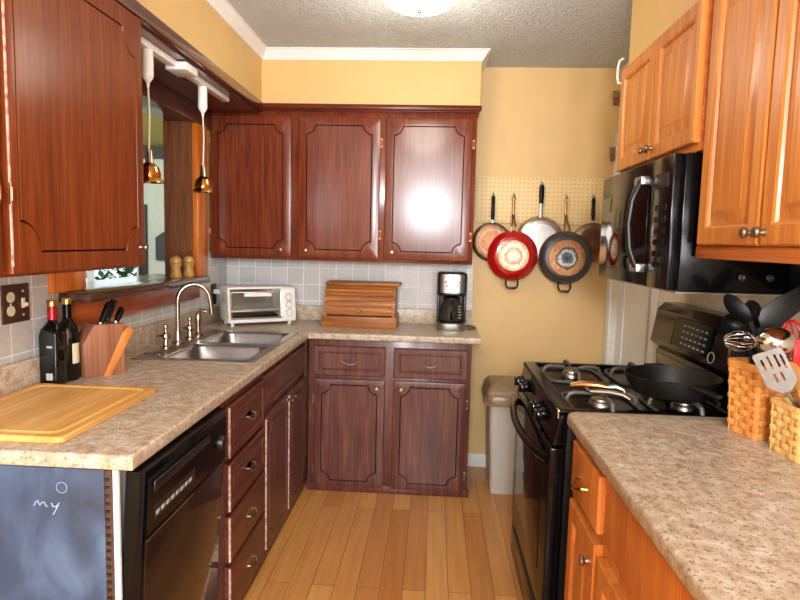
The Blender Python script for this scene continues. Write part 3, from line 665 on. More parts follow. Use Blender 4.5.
# small brackets in the corner by the doorway
for z, lb in ((2.31, 'small dark bracket with brown block, high in the corner beside the oak cabinets'), (1.985, 'small dark bracket with brown block, in the corner just above the pegboard')):
    t = thing('corner_bracket', lb, 'bracket', (1.035, 3.675, z))
    part('plate', MB().box(1.022, 1.052, 3.664, 3.684, z-.01, z+.03, .002), M['antique'], t)
    part('block', MB().box(1.026, 1.05, 3.66, 3.684, z-.05, z-.012, .003), M['jamb'], t)
    part('stem', MB().cone((1.037, 3.68, z), (1.037, 3.70, z), .005, seg=8), M['antique'], t)

# ------------------------------------------------------------------ microwave
t = thing('microwave', 'black over the range microwave with a curved handle', 'microwave', (.88, 2.22, 1.29))
part('body', MB().box(.735, XR_-.003, 1.835, 2.585, 1.292, 1.708, .004), M['black'], t)
dr = part('door', MB().box(.700, .735, 2.005, 2.585, 1.296, 1.706, .005), M['black'], t)
part('door_glass', MB().box(.6975, .7005, 2.03, 2.57, 1.345, 1.62, .001), M['blackglass'], dr)
cp = part('control_panel', MB().box(.700, .735, 1.835, 2.002, 1.296, 1.706, .005), M['black'], t)
bt = MB()
for r in range(6):
    for c in range(3): bt.box(.6985, .7002, 1.872+c*.034, 1.898+c*.034, 1.36+r*.036, 1.378+r*.036)
part('key_pad', bt, M['black'], cp)
part('display', MB().box(.6982, .7004, 1.865, 1.975, 1.61, 1.655), M['panel'], cp)
hp = [(.700, 2.045, 1.645), (.672, 2.045, 1.635), (.652, 2.047, 1.58), (.645, 2.05, 1.50), (.652, 2.047, 1.42), (.672, 2.045, 1.365), (.700, 2.045, 1.355)]
h = part('handle', MB().tube(hp, .012, 12, flat=(1, 1)), M['blackm'], dr)
for z in (1.645, 1.355): part('handle_mount', MB().box(.672, .701, 2.028, 2.100, z-.014, z+.014, .003), M['steel'], h)
part('underside_grille', MB().box(.74, 1.06, 1.86, 2.56, 1.286, 1.293), M['steel'], t)
for x, lb in ((.918, 'round black magnet hook on the microwave side, the one nearer the microwave door'), (1.0, 'round black magnet hook on the microwave side, the one nearer the right wall')):
    th = thing('magnet_hook', lb, 'hook', (x, 1.834, 1.342))
    part('disc', MB().cone((x, 1.835, 1.342), (x, 1.822, 1.342), .014, .012, 18, .002), M['blackm'], th)
    part('centre_stud', MB().cone((x, 1.822, 1.342), (x, 1.816, 1.342), .006, .005, 12), M['chrome'], th)

t = thing('hook_panel', 'black panel with a hook, on the right wall under the oak wall cabinet', 'panel', (1.06, 1.40, 1.29))
part('board', MB().box(1.052, XR_-.001, .95, 1.825, 1.292, 1.396, .002), M['blackm'], t)
part('hook', MB().tube([(1.055, 1.60, 1.335), (1.030, 1.60, 1.345), (1.000, 1.60, 1.352), (.985, 1.60, 1.345), (.983, 1.60, 1.325)], .006, 10), M['chrome'], t)

# ------------------------------------------------------------------ range
RY0, RY1 = 1.822, 2.582
t = thing('gas_range', 'black gas range with cast grates, between the right counter and the doorway', 'stove', (.72, 2.2, 0))
part('body', MB().box(.425, 1.055, RY0, RY1, .04, .895, .004), M['rangeside'], t)
part('foot_plinth', MB().box(.44, 1.04, RY0+.02, RY1-.02, 0, .04), M['blackm'], t)
ct = MB()
ct.slab([(.400, RY0), (1.055, RY0), (1.055, RY1), (.400, RY1)], [[(.445, RY0+.03), (.955, RY0+.03), (.955, RY1-.03), (.445, RY1-.03)]], .890, .916, lambda p, q: abs(p.x-q.x) < 1e-4 and abs(p.x-.40) < 1e-3 or abs(p.y-q.y) < 1e-4 and (abs(p.y-RY0) < 1e-3 or abs(p.y-RY1) < 1e-3), .007)
ct.box(.44, .96, RY0+.025, RY1-.025, .888, .897)
part('cooktop', ct, M['black'], t)
part('front_trim', MB().box(.396, .402, RY0+.004, RY0+.03, .885, .914, .002), M['chrome'], t)
cpn = part('control_panel', MB().prism([(.430, .905), (.404, .905), (.384, .80), (.430, .80)], lambda u, v, d: Vector((u, d, v)), RY0, RY1, .003), M['black'], t)
for y in (2.49, 2.38, 2.10, 2.00):
    k = part('knob', MB().cone((.393, y, .852), (.368, y, .847), .022, .019, 20, .003).box(.352, .371, y-.005, y+.005, .828, .866, .002), M['black'], cpn)
    part('knob_face', MB().cone((.369, y, .847), (.3665, y, .8465), .0135, seg=16), M['chrome'], k)
od = part('oven_door', MB().box(.376, .425, RY0+.004, RY1-.004, .215, .790, .008), M['black'], t)
part('oven_window', MB().box(.373, .378, RY0+.11, RY1-.11, .33, .66, .001), M['blackglass'], od)
hp = [(.378, RY1-.03, .745)]+[(.378-.050*math.sin(PI*(i/12))**.55, RY1-.03-(RY1-RY0-.06)*i/12, .745) for i in range(1, 12)]+[(.378, RY0+.03, .745)]
part('oven_handle', MB().tube(hp, .014, 12), M['black'], od)
dw = part('storage_drawer', MB().box(.380, .425, RY0+.004, RY1-.004, .05, .205, .006), M['black'], t)
part('drawer_grip', MB().box(.376, .382, RY0+.06, RY1-.06, .165, .19, .002), M['blackm'], dw)
bgp = [(1.055, .90), (.965, .90), (.962, .985), (.968, 1.00), (.935, 1.03), (.957, 1.165), (.985, 1.195), (1.055, 1.195)]
bg = part('backguard', MB().prism(bgp, lambda u, v, d: Vector((u, d, v)), RY0, RY1, .003), M['black'], t)
part('brown_panel', MB().prism([(.938, 1.045), (.9555, 1.150), (.9535, 1.1505), (.936, 1.0455)], lambda u, v, d: Vector((u, d, v)), 2.37, 2.555), M['brownglass'], bg)
part('lower_strip', MB().box(.960, .9635, RY0+.02, RY1-.02, .925, .98, .001), M['brownglass'], bg)
ip = part('touch_panel', MB().prism([(.9375, 1.050), (.9545, 1.158), (.9515, 1.1585), (.9345, 1.0505)], lambda u, v, d: Vector((u, d, v)), 2.04, 2.35), M['blackglass'], bg)
ds = MB()
def bgx(z, o): return .935+(z-1.03)*.163-o
for r in range(4):
    for c in range(6):
        z = 1.068+r*.022; ds.box(bgx(z, .0055), bgx(z, .002), 2.08+c*.036, 2.098+c*.036, z-.003, z+.003)
part('key_marks', ds, M['grey'], ip)
part('dial_ring', MB().tube([(bgx(1.06+.018*math.sin(a*PI/8), .005), 2.02+.022*math.cos(a*PI/8), 1.06+.018*math.sin(a*PI/8)) for a in range(16)], .002, 6, True), M['grey'], bg)
part('chrome_badge', MB().box(bgx(1.10, .006), bgx(1.10, .0), 1.90, 1.92, 1.05, 1.11), M['chrome'], bg)
for bx, by in ((.565, 1.965), (.835, 1.965), (.565, 2.395), (.835, 2.395)):
    b = part('burner', MB().cone((bx, by, .896), (bx, by, .912), .042, .036, 24, .002), M['steel'], t)
    part('burner_cap', MB().cone((bx, by, .912), (bx, by, .922), .033, .031, 24, .003), M['pansteel'], b)
for bx, by in ((.565, 1.965), (.835, 1.965), (.565, 2.395), (.835, 2.395)):
    g = MB(); e = .112
    ringp = [(bx+e*math.copysign(abs(math.cos(q))**.4, math.cos(q)), by+e*1.2*math.copysign(abs(math.sin(q))**.4, math.sin(q)), .903) for q in [2*PI*i/32 for i in range(32)]]
    g.tube(ringp, .0055, 8, True)
    for q in range(4):
        ca, sa = round(math.cos(q*PI/2)), round(math.sin(q*PI/2)); k = e if ca else e*1.2
        P_ = lambda rad, z: (bx+ca*rad, by+sa*rad, z)
        g.tube([P_(k, .900), P_(k, .918), P_(k-.008, .932), P_(k-.025, .937), P_(.045, .937), P_(.030, .934)], [.0075, .0075, .008, .0075, .006, .004], 8, flat=(1, 1))
    part('grate', g, M['grate'], t)

# skillet and a loose tool on the range
sx, sy, sz = .800, 1.985, .9425
t = thing('skillet', 'black cast iron skillet on the front grate of the range', 'pan', (sx, sy, sz))
part('pan_body', MB().lathe([(0, 0), (.118, 0), (.128, .006), (.152, .058), (.153, .064), (.148, .064), (.124, .010), (.115, .006), (0, .006)], Matrix.Translation((sx, sy, sz)), 48), M['iron'], t)
part('pan_handle', MB().tube([(sx+.0, sy-.145, sz+.052), (sx+.005, sy-.19, sz+.058), (sx+.015, sy-.25, sz+.062), (sx+.02, sy-.285, sz+.062)], [.012, .010, .014, .010], 12, flat=(1, .55)), M['iron'], t)
part('helper_handle', MB().tube([(sx-.04, sy+.142, sz+.055), (sx-.03, sy+.175, sz+.058), (sx+.03, sy+.175, sz+.058), (sx+.04, sy+.142, sz+.055)], .007, 8), M['iron'], t)
t = thing('kitchen_tool', 'brown handled metal tool lying on the range grates in front of the skillet', 'tool', (.56, 1.93, .94))
part('grip', MB().tube([(.468, 1.985, .956), (.50, 1.972, .964), (.55, 1.955, .966), (.585, 1.945, .962)], [.008, .013, .013, .009], 12), M['bronze'], t)
part('shank', MB().tube([(.575, 1.948, .962), (.605, 1.94, .966), (.628, 1.932, .958), (.632, 1.92, .944)], [.009, .009, .008, .006], 10).tube([(.52, 1.93, .950), (.575, 1.905, .956), (.612, 1.885, .953), (.63, 1.87, .944)], [.006, .008, .008, .006], 10).tube([(.51, 1.965, .955), (.515, 1.945, .952), (.52, 1.93, .950)], .005, 8), M['steel'], t)

# ------------------------------------------------------------------ pegboard and pans
solo('pegboard', MB().box(.236, 1.045, YB-.016, YB-.006, 1.553, 1.832, .001), M['peg'], 'cream pegboard on the yellow back wall with the pans hanging from it', 'pegboard')
def pan(name, label, x, z, r, depth, yrim, body, basemat, base_r, hz, hmat, style, helper=False):
    t = thing(name, label, 'pan', (x, yrim, z))
    m = Matrix.Translation((x, yrim, z)) @ Matrix.Rotation(PI/2, 4, 'X')
    part('pan_body', MB().lathe([(0, depth), (base_r+.010, depth), (base_r+.022, depth-.003), (base_r+.03, depth-.008), (r-.006, .008), (r, .002), (r, -.002), (r-.005, -.001), (base_r+.022, depth-.012), (0, depth-.006)], m, 56), body, t)
    part('base_disc', MB().lathe([(0, depth+.003), (base_r-.002, depth+.003), (base_r, depth+.001), (base_r, depth-.002), (0, depth-.002)], m, 48), basemat, t)
    y0 = yrim-.012; yt = YB-.045
    if style == 'black':
        hd = part('handle', MB().tube([(x, y0, z+r+.015), (x, (y0+yt)/2, z+r+.05), (x, yt-.004, (z+r+hz)/2+.02), (x, yt, hz-.012), (x, yt, hz)], [.009, .012, .011, .012, .007], 14, flat=(1, .6)), M[hmat], t)
        part('handle_shank', MB().tube([(x, y0+.004, z+r-.012), (x, y0, z+r+.022)], [.012, .008], 10, flat=(1, .4)), M['pansteel'], hd)
        part('hang_ring', MB().tube([(x+.006*math.cos(a*PI/6), yt, hz+.004+.008*math.sin(a*PI/6)) for a in range(12)], .002, 6, True), M['antique'], hd)
    elif style == 'steel':
        hd = part('handle', MB().tube([(x, y0, z+r-.01), (x, yt-.006, z+r+.05), (x, yt, z+r+.10)], [.012, .011, .011], 12, flat=(1, .5)), M['pansteel'], t)
        part('grip', MB().tube([(x, yt-.005, z+r+.075), (x, yt, z+r+.12), (x, yt, hz-.02), (x, yt, hz)], [.013, .015, .016, .011], 14, flat=(1, .6)), M['black'], hd)
    else:
        m2 = MB()
        for s in (-1, 1): m2.tube([(x+s*.020, y0+.002, z+r-.010), (x+s*.014, y0, z+r+.02), (x+s*.007, (y0+yt)/2, z+r+.055), (x+s*.004, yt-.006, z+r+.10)], .005, 10)
        m2.tube([(x, yt-.008, z+r+.075), (x, yt-.003, hz-.06), (x, yt, hz-.03)], [.008, .0085, .008], 12, flat=(1, .7))
        m2.tube([(x+.009*math.sin(a*PI/7), yt, hz-.014-.017*math.cos(a*PI/7)) for a in range(14)], .0035, 8, True)
        part('handle', m2, M[hmat], t)
    if helper:
        s = .034
        part('helper_handle', MB().tube([(x-s, y0+.004, z-r+.010), (x-s-.003, y0-.006, z-r-.016), (x-s+.004, y0-.010, z-r-.036), (x-s+.012, y0-.012, z-r-.042), (x+s-.012, y0-.012, z-r-.042), (x+s-.004, y0-.010, z-r-.036), (x+s+.003, y0-.006, z-r-.016), (x+s, y0+.004, z-r+.010)], .0055, 10).box(x-s+.008, x+s-.008, y0-.020, y0-.004, z-r-.050, z-r-.036, .004), M['blackm'], t)
    hk = MB().tube([(x, YB-.008, hz+.022), (x, YB-.045, hz+.012), (x, YB-.05, hz-.004), (x, YB-.058, hz-.006), (x, YB-.066, hz+.010)], .0028, 8)
    return hk
H = []
H.append((pan('frying_pan', 'browned frying pan with a black handle, hanging first from the dark cabinets', .340, 1.435, .118, .040, 3.655, M['pancopper'], M['ringcop'], .085, 1.715, 'black', 'black'), 'small hook at the left end of the pegboard, holding the first browned pan'))
H.append((pan('frying_pan', 'bright red frying pan with a worn pale base and brassy handle', .463, 1.356, .150, .048, 3.600, M['redenamel'], M['ringred'], .092, 1.715, 'bronze', 'wire', True), 'small hook on the pegboard above the red pan'))
H.append((pan('frying_pan', 'large grey steel frying pan with a long black and steel handle, hanging behind the middle', .628, 1.455, .142, .040, 3.655, M['pansteel'], M['pansteel'], .10, 1.785, 'black', 'steel'), 'small hook on the pegboard holding the grey steel pan by its long handle'))
H.append((pan('frying_pan', 'charcoal frying pan with a scorched copper ringed base', .776, 1.352, .158, .048, 3.600, M['greyenamel'], M['ringgrey'], .108, 1.712, 'bronze', 'wire', True), 'small hook on the pegboard above the charcoal pan'))
H.append((pan('frying_pan', 'copper toned frying pan with a black handle, hanging next to the microwave', .938, 1.445, .118, .040, 3.655, M['pancopper'], M['ringcop'], .088, 1.715, 'black', 'black'), 'small hook at the right end of the pegboard, holding the pan next to the microwave'))
for hk, lb in H: solo('pan_hook', hk, M['antique'], lb, 'hook', 'hooks on the pegboard')

# ------------------------------------------------------------------ trash can
tx0, tx1, ty0, ty1 = .318, .60, 3.275, 3.585
def rrect(x0, x1, y0, y1, r, z, n=5):
    pts = []
    for px, py, q in ((x1-r, y1-r, 0), (x0+r, y1-r, 1), (x0+r, y0+r, 2), (x1-r, y0+r, 3)):
        for i in range(n+1):
            a = q*PI/2+i/n*PI/2; pts.append((px+r*math.cos(a), py+r*math.sin(a), z))
    return pts
ID = lambda x, y, z: Vector((x, y, z))
t = thing('trash_can', 'grey beige plastic trash can with a taupe lid, against the back wall', 'trash can', ((tx0+tx1)/2, (ty0+ty1)/2, 0))
part('bin_body', MB().loops([rrect(tx0+.036, tx1-.036, ty0+.012, ty1-.03, .02, 0), rrect(tx0+.034, tx1-.034, ty0+.010, ty1-.028, .022, .006), rrect(tx0+.012, tx1-.012, ty0+.004, ty1-.01, .03, 0.565)], ID, True, True), M['trash'], t)
bg_ = MB(); rr = random.Random(5)
def jig(l, s): return [(x+rr.uniform(-s, s), y+rr.uniform(-s, s), z+rr.uniform(-s*1.6, s*1.6)) for x, y, z in l]
bg_.loops([jig(rrect(tx0-.002, tx1+.002, ty0-.008, ty1, .035, 0.570, 8), .004), jig(rrect(tx0-.012, tx1+.010, ty0-.016, ty1+.005, .035, 0.550, 8), .005), jig(rrect(tx0-.010, tx1+.008, ty0-.013, ty1+.004, .035, 0.520, 8), .007), rrect(tx0+.006, tx1-.006, ty0-.002, ty1-.004, .03, 0.525, 8)], ID, False, False)
part('bin_liner', bg_, M['bag'], t, label='crinkled bin liner folded over the rim')
part('lid', MB().loops([rrect(tx0, tx1, ty0-.006, ty1, .03, 0.560), rrect(tx0-.004, tx1+.004, ty0-.010, ty1+.003, .03, 0.580), rrect(tx0, tx1, ty0-.006, ty1, .03, 0.597), rrect(tx0+.02, tx1-.02, ty0+.03, ty1-.03, .03, 0.630), rrect(tx0+.05, tx1-.05, ty0+.09, ty1-.09, .03, 0.643)], ID), M['lid'], t)

# ------------------------------------------------------------------ pendant lights on a track
TX, TZ = -1.090, 2.130
t = thing('track_rail', 'white lighting track fixed under the dark board over the sink window', 'track', (TX, 2.55, TZ-.02))
part('rail', MB().box(TX-.018, TX+.018, 1.86, 3.04, TZ-.022, TZ+.002, .003), M['whiteplastic'], t)
part('feed_box', MB().box(TX-.030, TX+.060, 2.42, 2.54, TZ-.034, TZ-.001, .005), M['whiteplastic'], t)
def pendant(y, zb, label):
    t = thing('pendant_lamp', label, 'lamp', (TX, y, zb), 0, 'pendants on the track')
    part('adapter', MB().lathe([(0, TZ-.0225), (.020, TZ-.0225), (.021, TZ-.115), (.018, TZ-.125), (.007, TZ-.14), (.004, TZ-.16), (0, TZ-.16)], Matrix.Translation((TX, y, 0)), 18), M['whiteplastic'], t)
    part('cord', MB().tube([(TX, y, TZ-.15), (TX+.004, y, (TZ+zb)/2), (TX, y, zb+.115)], .0034, 8), M['cord'], t)
    part('socket', MB().lathe([(0, .125), (.012, .122), (.015, .075), (.018, .068), (0, .068)], Matrix.Translation((TX, y, zb)), 16), M['nickel'], t)
    part('lamp_shade', MB().lathe([(0, .074), (.016, .073), (.034, .058), (.041, .036), (.041, .018), (.050, .006), (.052, 0), (.047, 0), (.037, .018), (.034, .040), (.014, .066), (0, .068)], Matrix.Translation((TX, y, zb)), 28), M['amber'], t)
    return t
p1 = pendant(2.213, 1.622, 'small amber pendant on a pale cord, hanging right beside the big reddish cabinet')
p2 = pendant(2.735, 1.628, 'small amber pendant on a pale cord, hanging in front of the orange post')

# ------------------------------------------------------------------ wall outlets
t = thing('outlet_plate', 'brown two gang plate with an ivory outlet and switch, on the tiles by the bottles', 'outlet', (XL+.008, 1.785, 1.135))
f = fpx(XL+.008, 1.722, 1.137)
pl = part('plate', slab_front(f, .121, .122, .006, .003), M['brownpaint'], t)
part('receptacle', MB().cone(f(.033, .083, .004), f(.033, .083, .009), .0165, seg=20).cone(f(.033, .040, .004), f(.033, .040, .009), .0165, seg=20), M['ivory'], t)
part('toggle', MB().box(XL+.012, XL+.018, 1.722+.082, 1.722+.096, 1.137+.045, 1.137+.077, .001).box(XL+.016, XL+.03, 1.722+.086, 1.722+.093, 1.137+.050, 1.137+.062, .001), M['ivory'], t)
sc = MB()
for u, v in ((.033, .061), (.089, .099), (.089, .023)): sc.cone(f(u, v, .004), f(u, v, .008), .0035, seg=10)
part('screw', sc, M['ivory'], t)
t = thing('outlet_plate', 'black outlet plate with a white plug in it, by the toaster oven', 'outlet', (XL+.008, 3.46, 1.03))
part('plate', slab_front(fpx(XL+.008, 3.415, 1.02), .085, .125, .006, .003), M['blackm'], t)
pg = part('plug', MB().box(XL+.013, XL+.05, 3.445, 3.475, 1.085, 1.112, .004), M['whiteplastic'], t)
part('plug_cord', MB().tube([(XL+.05, 3.46, 1.098), (XL+.085, 3.475, 1.09), (XL+.10, 3.52, 1.03), (XL+.09, 3.55, .96), (XL+.10, 3.56, .93)], .004, 8), M['whiteplastic'], pg)

# ------------------------------------------------------------------ toaster oven (turned across the corner)
t = thing('toaster_oven', 'white toaster oven with a glass door, in the corner behind the sink', 'toaster oven', (-1.160, 3.262, .914), R(33))
Wt, Dt, Ht = .40, .215, .225
def side(x0, x1): return lambda u, v, d: Vector((d, u, v))
prof = [(0, .022), (.0, .06), (.022, Ht-.022), (.030, Ht-.008), (.045, Ht), (Dt-.015, Ht), (Dt, Ht-.012), (Dt, .022)]
sh = MB()
sh.prism(prof, side(0, 0), 0, .014, .003)
sh.prism(prof, side(0, 0), Wt-.085, Wt, .003)
sh.box(.012, Wt-.08, .004, Dt-.002, .020, .040, .002).box(.012, Wt-.08, .030, Dt-.004, Ht-.012, Ht-.0005, .002).box(.012, Wt-.08, Dt-.016, Dt-.002, .03, Ht-.01)
bd = part('housing', sh, M['whiteplastic'], t, False)
part('cavity_lining', MB().box(.014, Wt-.085, Dt-.022, Dt-.016, .04, Ht-.012).box(.014, Wt-.085, .02, Dt-.02, .040, .043), M['steel'], t, False)
rk = MB()
for k in range(12): rk.tube([(.03+k*.024, .03, .085), (.03+k*.024, Dt-.03, .085)], .0015, 6)
for y in (.03, Dt-.03): rk.tube([(.016, y, .085), (Wt-.087, y, .085)], .002, 6)
part('rack', rk, M['chrome'], t, False)
part('tray', MB().box(.03, Wt-.10, .035, Dt-.03, .055, .060, .001), M['iron'], t, False)
dr = part('door', MB().prism([(-.004, .046), (.002, .046), (.0185, Ht-.028), (.0125, Ht-.028)], side(0, 0), .018, Wt-.090), M['clear'], t, False)
df = MB()
def dpt(x, z, o): return (x, -.004+(z-.046)/(Ht-.074)*.0165-o, z)
for (xa, za, xb, zb, wd) in ((.016, .048, Wt-.088, .048, .005), (.016, Ht-.030, Wt-.088, Ht-.030, .004)):
    df.tube([dpt(xa, za, 0), dpt(xb, zb, 0)], wd*.6, 8)
for xa in (.019, Wt-.091): df.tube([dpt(xa, .048, 0), dpt(xa, Ht-.03, 0)], .0022, 8)
part('door_frame', df, M['nickel'], dr, False)
part('door_handle', MB().box(.085, .245, -.022, -.002, Ht-.052, Ht-.030, .006).box(.095, .11, -.006, .014, Ht-.048, Ht-.034).box(.22, .235, -.006, .014, Ht-.048, Ht-.034), M['whiteplastic'], dr, False)
for k, z in enumerate((.075, .120, .165)):
    yb = .002+(z-.06)*.145
    kb = part('dial', MB().cone((Wt-.042, yb-.003, z), (Wt-.042, yb-.018, z-.002), .019, .016, 24, .002).box(Wt-.044, Wt-.040, yb-.024, yb-.012, z-.014, z+.013, .001), M['whiteplastic'], t, False)
    part('dial_ring', MB().tube([(Wt-.042+.0215*math.cos(a*PI/10), yb-.003+.0215*math.sin(a*PI/10)*.145, z+.0215*math.sin(a*PI/10)) for a in range(20)], .0012, 6, True), M['grey'], t, False)
vt = MB()
for a in range(5):
    for b in range(6): vt.box(-.0015, .001, .05+b*.02, .058+b*.02, .13+a*.014, .134+a*.014)
part('side_vent', vt, M['blackm'], t, False)
for x in (.03, Wt-.03):
    for y in (.03, Dt-.03): part('foot', MB().cone((x, y, 0), (x, y, .024), .010, .013, 14), M['whiteplastic'], t, False)

# ------------------------------------------------------------------ roll-top bread box
t = thing('bread_box', 'oak roll-top bread box on the back counter', 'bread box', (-.435, 3.53, .914))
bx0, bx1, by0, by1, bz = -.652, -.214, 3.385, 3.66, .914
part('base_board', MB().box(bx0, bx1, by0, by1, bz, bz+.068, .003), M['breadwood'], t)
cyy, czz, rr_x, rr_z = by0+.155, bz+.075, .145, .170
def Cc(a): return max(0, math.cos(a))**.62
def Ss(a): return max(0, math.sin(a))**.80
arc = [(cyy-rr_x*Cc(a*PI/24), czz+rr_z*Ss(a*PI/24)) for a in range(0, 13)]
sp = [(by1-.005, bz+.066), (by1-.005, czz+rr_z)]+arc[::-1]+[(arc[0][0], bz+.066)]
for x0 in (bx0+.012, bx1-.028): part('side_panel', MB().prism(sp, lambda u, v, d: Vector((d, u, v)), x0, x0+.016), M['breadwood'], t)
part('back_panel', MB().box(bx0+.03, bx1-.03, by1-.02, by1-.008, bz+.066, czz+rr_z-.01), M['breadwood'], t)
tb_ = MB(); ns = 7
for i in range(ns):
    a0, a1 = i/ns*PI/2*.98, (i+1)/ns*PI/2*.98
    q = [(cyy-(rr_x-.008)*Cc(a), czz+(rr_z-.008)*Ss(a)) for a in (a0+.012, a1-.012)]
    p = [(cyy-(rr_x-.002)*Cc(a), czz+(rr_z-.002)*Ss(a)) for a in (a0+.012, (a0*2+a1)/3, (a0+2*a1)/3, a1-.012)]
    p = [(x-.003*math.cos((a0+a1)/2) if 0 < k < 3 else x, z+(.003*math.sin((a0+a1)/2) if 0 < k < 3 else 0)) for k, (x, z) in enumerate(p)]
    tb_.prism([q[0]]+p+[q[1]], lambda u, v, d: Vector((d, u, v)), bx0+.029, bx1-.029)
tb_.prism([(cyy-(rr_x-.012)*Cc(a*PI/24), czz+(rr_z-.012)*Ss(a*PI/24)) for a in range(12)]+[(cyy-(rr_x-.014)*Cc(a*PI/24), czz+(rr_z-.014)*Ss(a*PI/24)) for a in range(11, -1, -1)], lambda u, v, d: Vector((d, u, v)), bx0+.029, bx1-.029)
td = part('tambour_door', tb_, M['breadwood'], t)
part('knob', MB().lathe([(0, 0), (.007, 0), (.006, .008), (.013, .014), (.014, .022), (.008, .028), (0, .029)], Matrix.Translation((-.433, cyy-rr_x+.002, czz+.030)) @ Matrix.Rotation(PI/2, 4, 'X'), 18), M['blockwood'], td)
part('top_board', MB().box(bx0+.002, bx1+.012, cyy-.055, by1, czz+rr_z-.002, czz+rr_z+.016, .007, 3), M['breadwood'], t)

# ------------------------------------------------------------------ coffee maker
t = thing('coffee_maker', 'black drip coffee maker with a steel band, at the end of the back counter', 'coffee maker', (.103, 3.50, .914))
kx, ky, kz = .103, 3.485, .914
def ov(o, z, dx=.088, dy=.085, n=40): return [(kx+(dx-o)*math.copysign(abs(math.cos(a))**.6, math.cos(a)), ky+(dy-o)*math.copysign(abs(math.sin(a))**.6, math.sin(a)), z) for a in [2*PI*i/n for i in range(n)]]
part('base_ring', MB().loops([ov(.002, kz), ov(0, kz+.004), ov(0, kz+.040), ov(.004, kz+.044)], ID), M['steel'], t)
part('hot_plate', MB().cone((kx, ky-.012, kz+.043), (kx, ky-.012, kz+.048), .066, seg=32), M['blackm'], t)
part('rear_column', MB().box(kx-.084, kx+.084, ky+.045, ky+.135, kz+.002, kz+.335, .012, 3), M['blackm'], t)
part('brew_head', MB().loops([ov(.010, kz+.205), ov(0, kz+.212), ov(0, kz+.325), ov(.006, kz+.334), ov(.020, kz+.337)], ID), M['blackm'], t)
part('side_post', MB().box(kx-.086, kx-.070, ky-.02, ky+.06, kz+.042, kz+.215, .004).box(kx+.070, kx+.086, ky-.02, ky+.06, kz+.042, kz+.215, .004), M['blackm'], t)
bnd = MB(); bo = [(math.radians(a)) for a in range(-40, 41, 4)]
def bf(o, z): return [(kx+(.089+o)*math.copysign(abs(math.sin(a))**.6, math.sin(a)), ky-(.086+o)*abs(math.cos(a))**.6, z) for a in bo]
rows = [(bf(0, kz+.222), bf(.002, kz+.222)), (bf(0, kz+.328), bf(.002, kz+.328))]
lp = [rows[0][0]+rows[0][1][::-1], rows[1][0]+rows[1][1][::-1]]
bnd.loops(lp, ID)
bp = part('front_band', bnd, M['steel'], t)
part('clock', MB().cone((kx, ky-.086, kz+.290), (kx, ky-.091, kz+.290), .020, seg=24), M['lcd'], bp)
bt = MB()
for x, z in ((-.03, .262), (.03, .262), (-.038, .285), (.038, .285), (0, .245)): bt.cone((kx+x, ky-.084, kz+z), (kx+x, ky-.0905, kz+z), .005, seg=12)
part('button', bt, M['blackm'], bp)
cr = part('carafe', MB().lathe([(0, .049), (.055, .049), (.068, .060), (.070, .095), (.062, .135), (.048, .165), (.046, .18), (.043, .18), (.045, .165), (.058, .134), (.066, .095), (.064, .062), (.054, .053), (0, .053)], Matrix.Translation((kx, ky-.012, kz)), 36), M['smoke'], t)
part('carafe_lid', MB().lathe([(0, .178), (.048, .178), (.049, .19), (.035, .198), (0, .200)], Matrix.Translation((kx, ky-.012, kz)), 28), M['blackm'], cr)
part('carafe_handle', MB().tube([(kx, ky-.055, kz+.175), (kx, ky-.088, kz+.172), (kx, ky-.098, kz+.155), (kx, ky-.098, kz+.085), (kx, ky-.090, kz+.070), (kx, ky-.074, kz+.068)], .0075, 10), M['black'], cr)
mk = MB()
for k in range(5): mk.box(kx+.040, kx+.052, ky-.0715, ky-.066, kz+.075+k*.017, kz+.079+k*.017)
part('cup_marks', mk, M['grey'], cr)
part('power_cord', MB().tube([(kx+.08, ky+.10, kz+.03), (kx+.10, ky+.06, kz+.012), (kx+.125, ky+.04, kz+.012), (kx+.150, ky+.03, kz+.008), (kx+.138, ky+.00, kz+.006), (kx+.10, ky-.02, kz+.006)], .0035, 8), M['blackm'], t)

# ------------------------------------------------------------------ things on the left counter
t = thing('cutting_board', 'pale bamboo cutting board with a juice groove, on the near end of the left counter', 'cutting board', (-1.09, 1.58, .914))
bw = [(-1.292, 1.338), (-.888, 1.338), (-.888, 1.835), (-1.292, 1.835)]
def rc(o, z): return [(-1.292+o, 1.338+o, z), (-.888-o, 1.338+o, z), (-.888-o, 1.835-o, z), (-1.292+o, 1.835-o, z)]
def rcr(o, z, r=.02): return rrect(-1.292+o, -.888-o, 1.338+o, 1.835-o, max(r, .004), z, 5)
part('board', MB().loops([rcr(.003, .914), rcr(0, .917), rcr(0, .928), rcr(.003, .931), rcr(.022, .931, .03), rcr(.027, .926, .03), rcr(.034, .926, .03), rcr(.039, .931, .03)], ID), M['bamboo'], t)

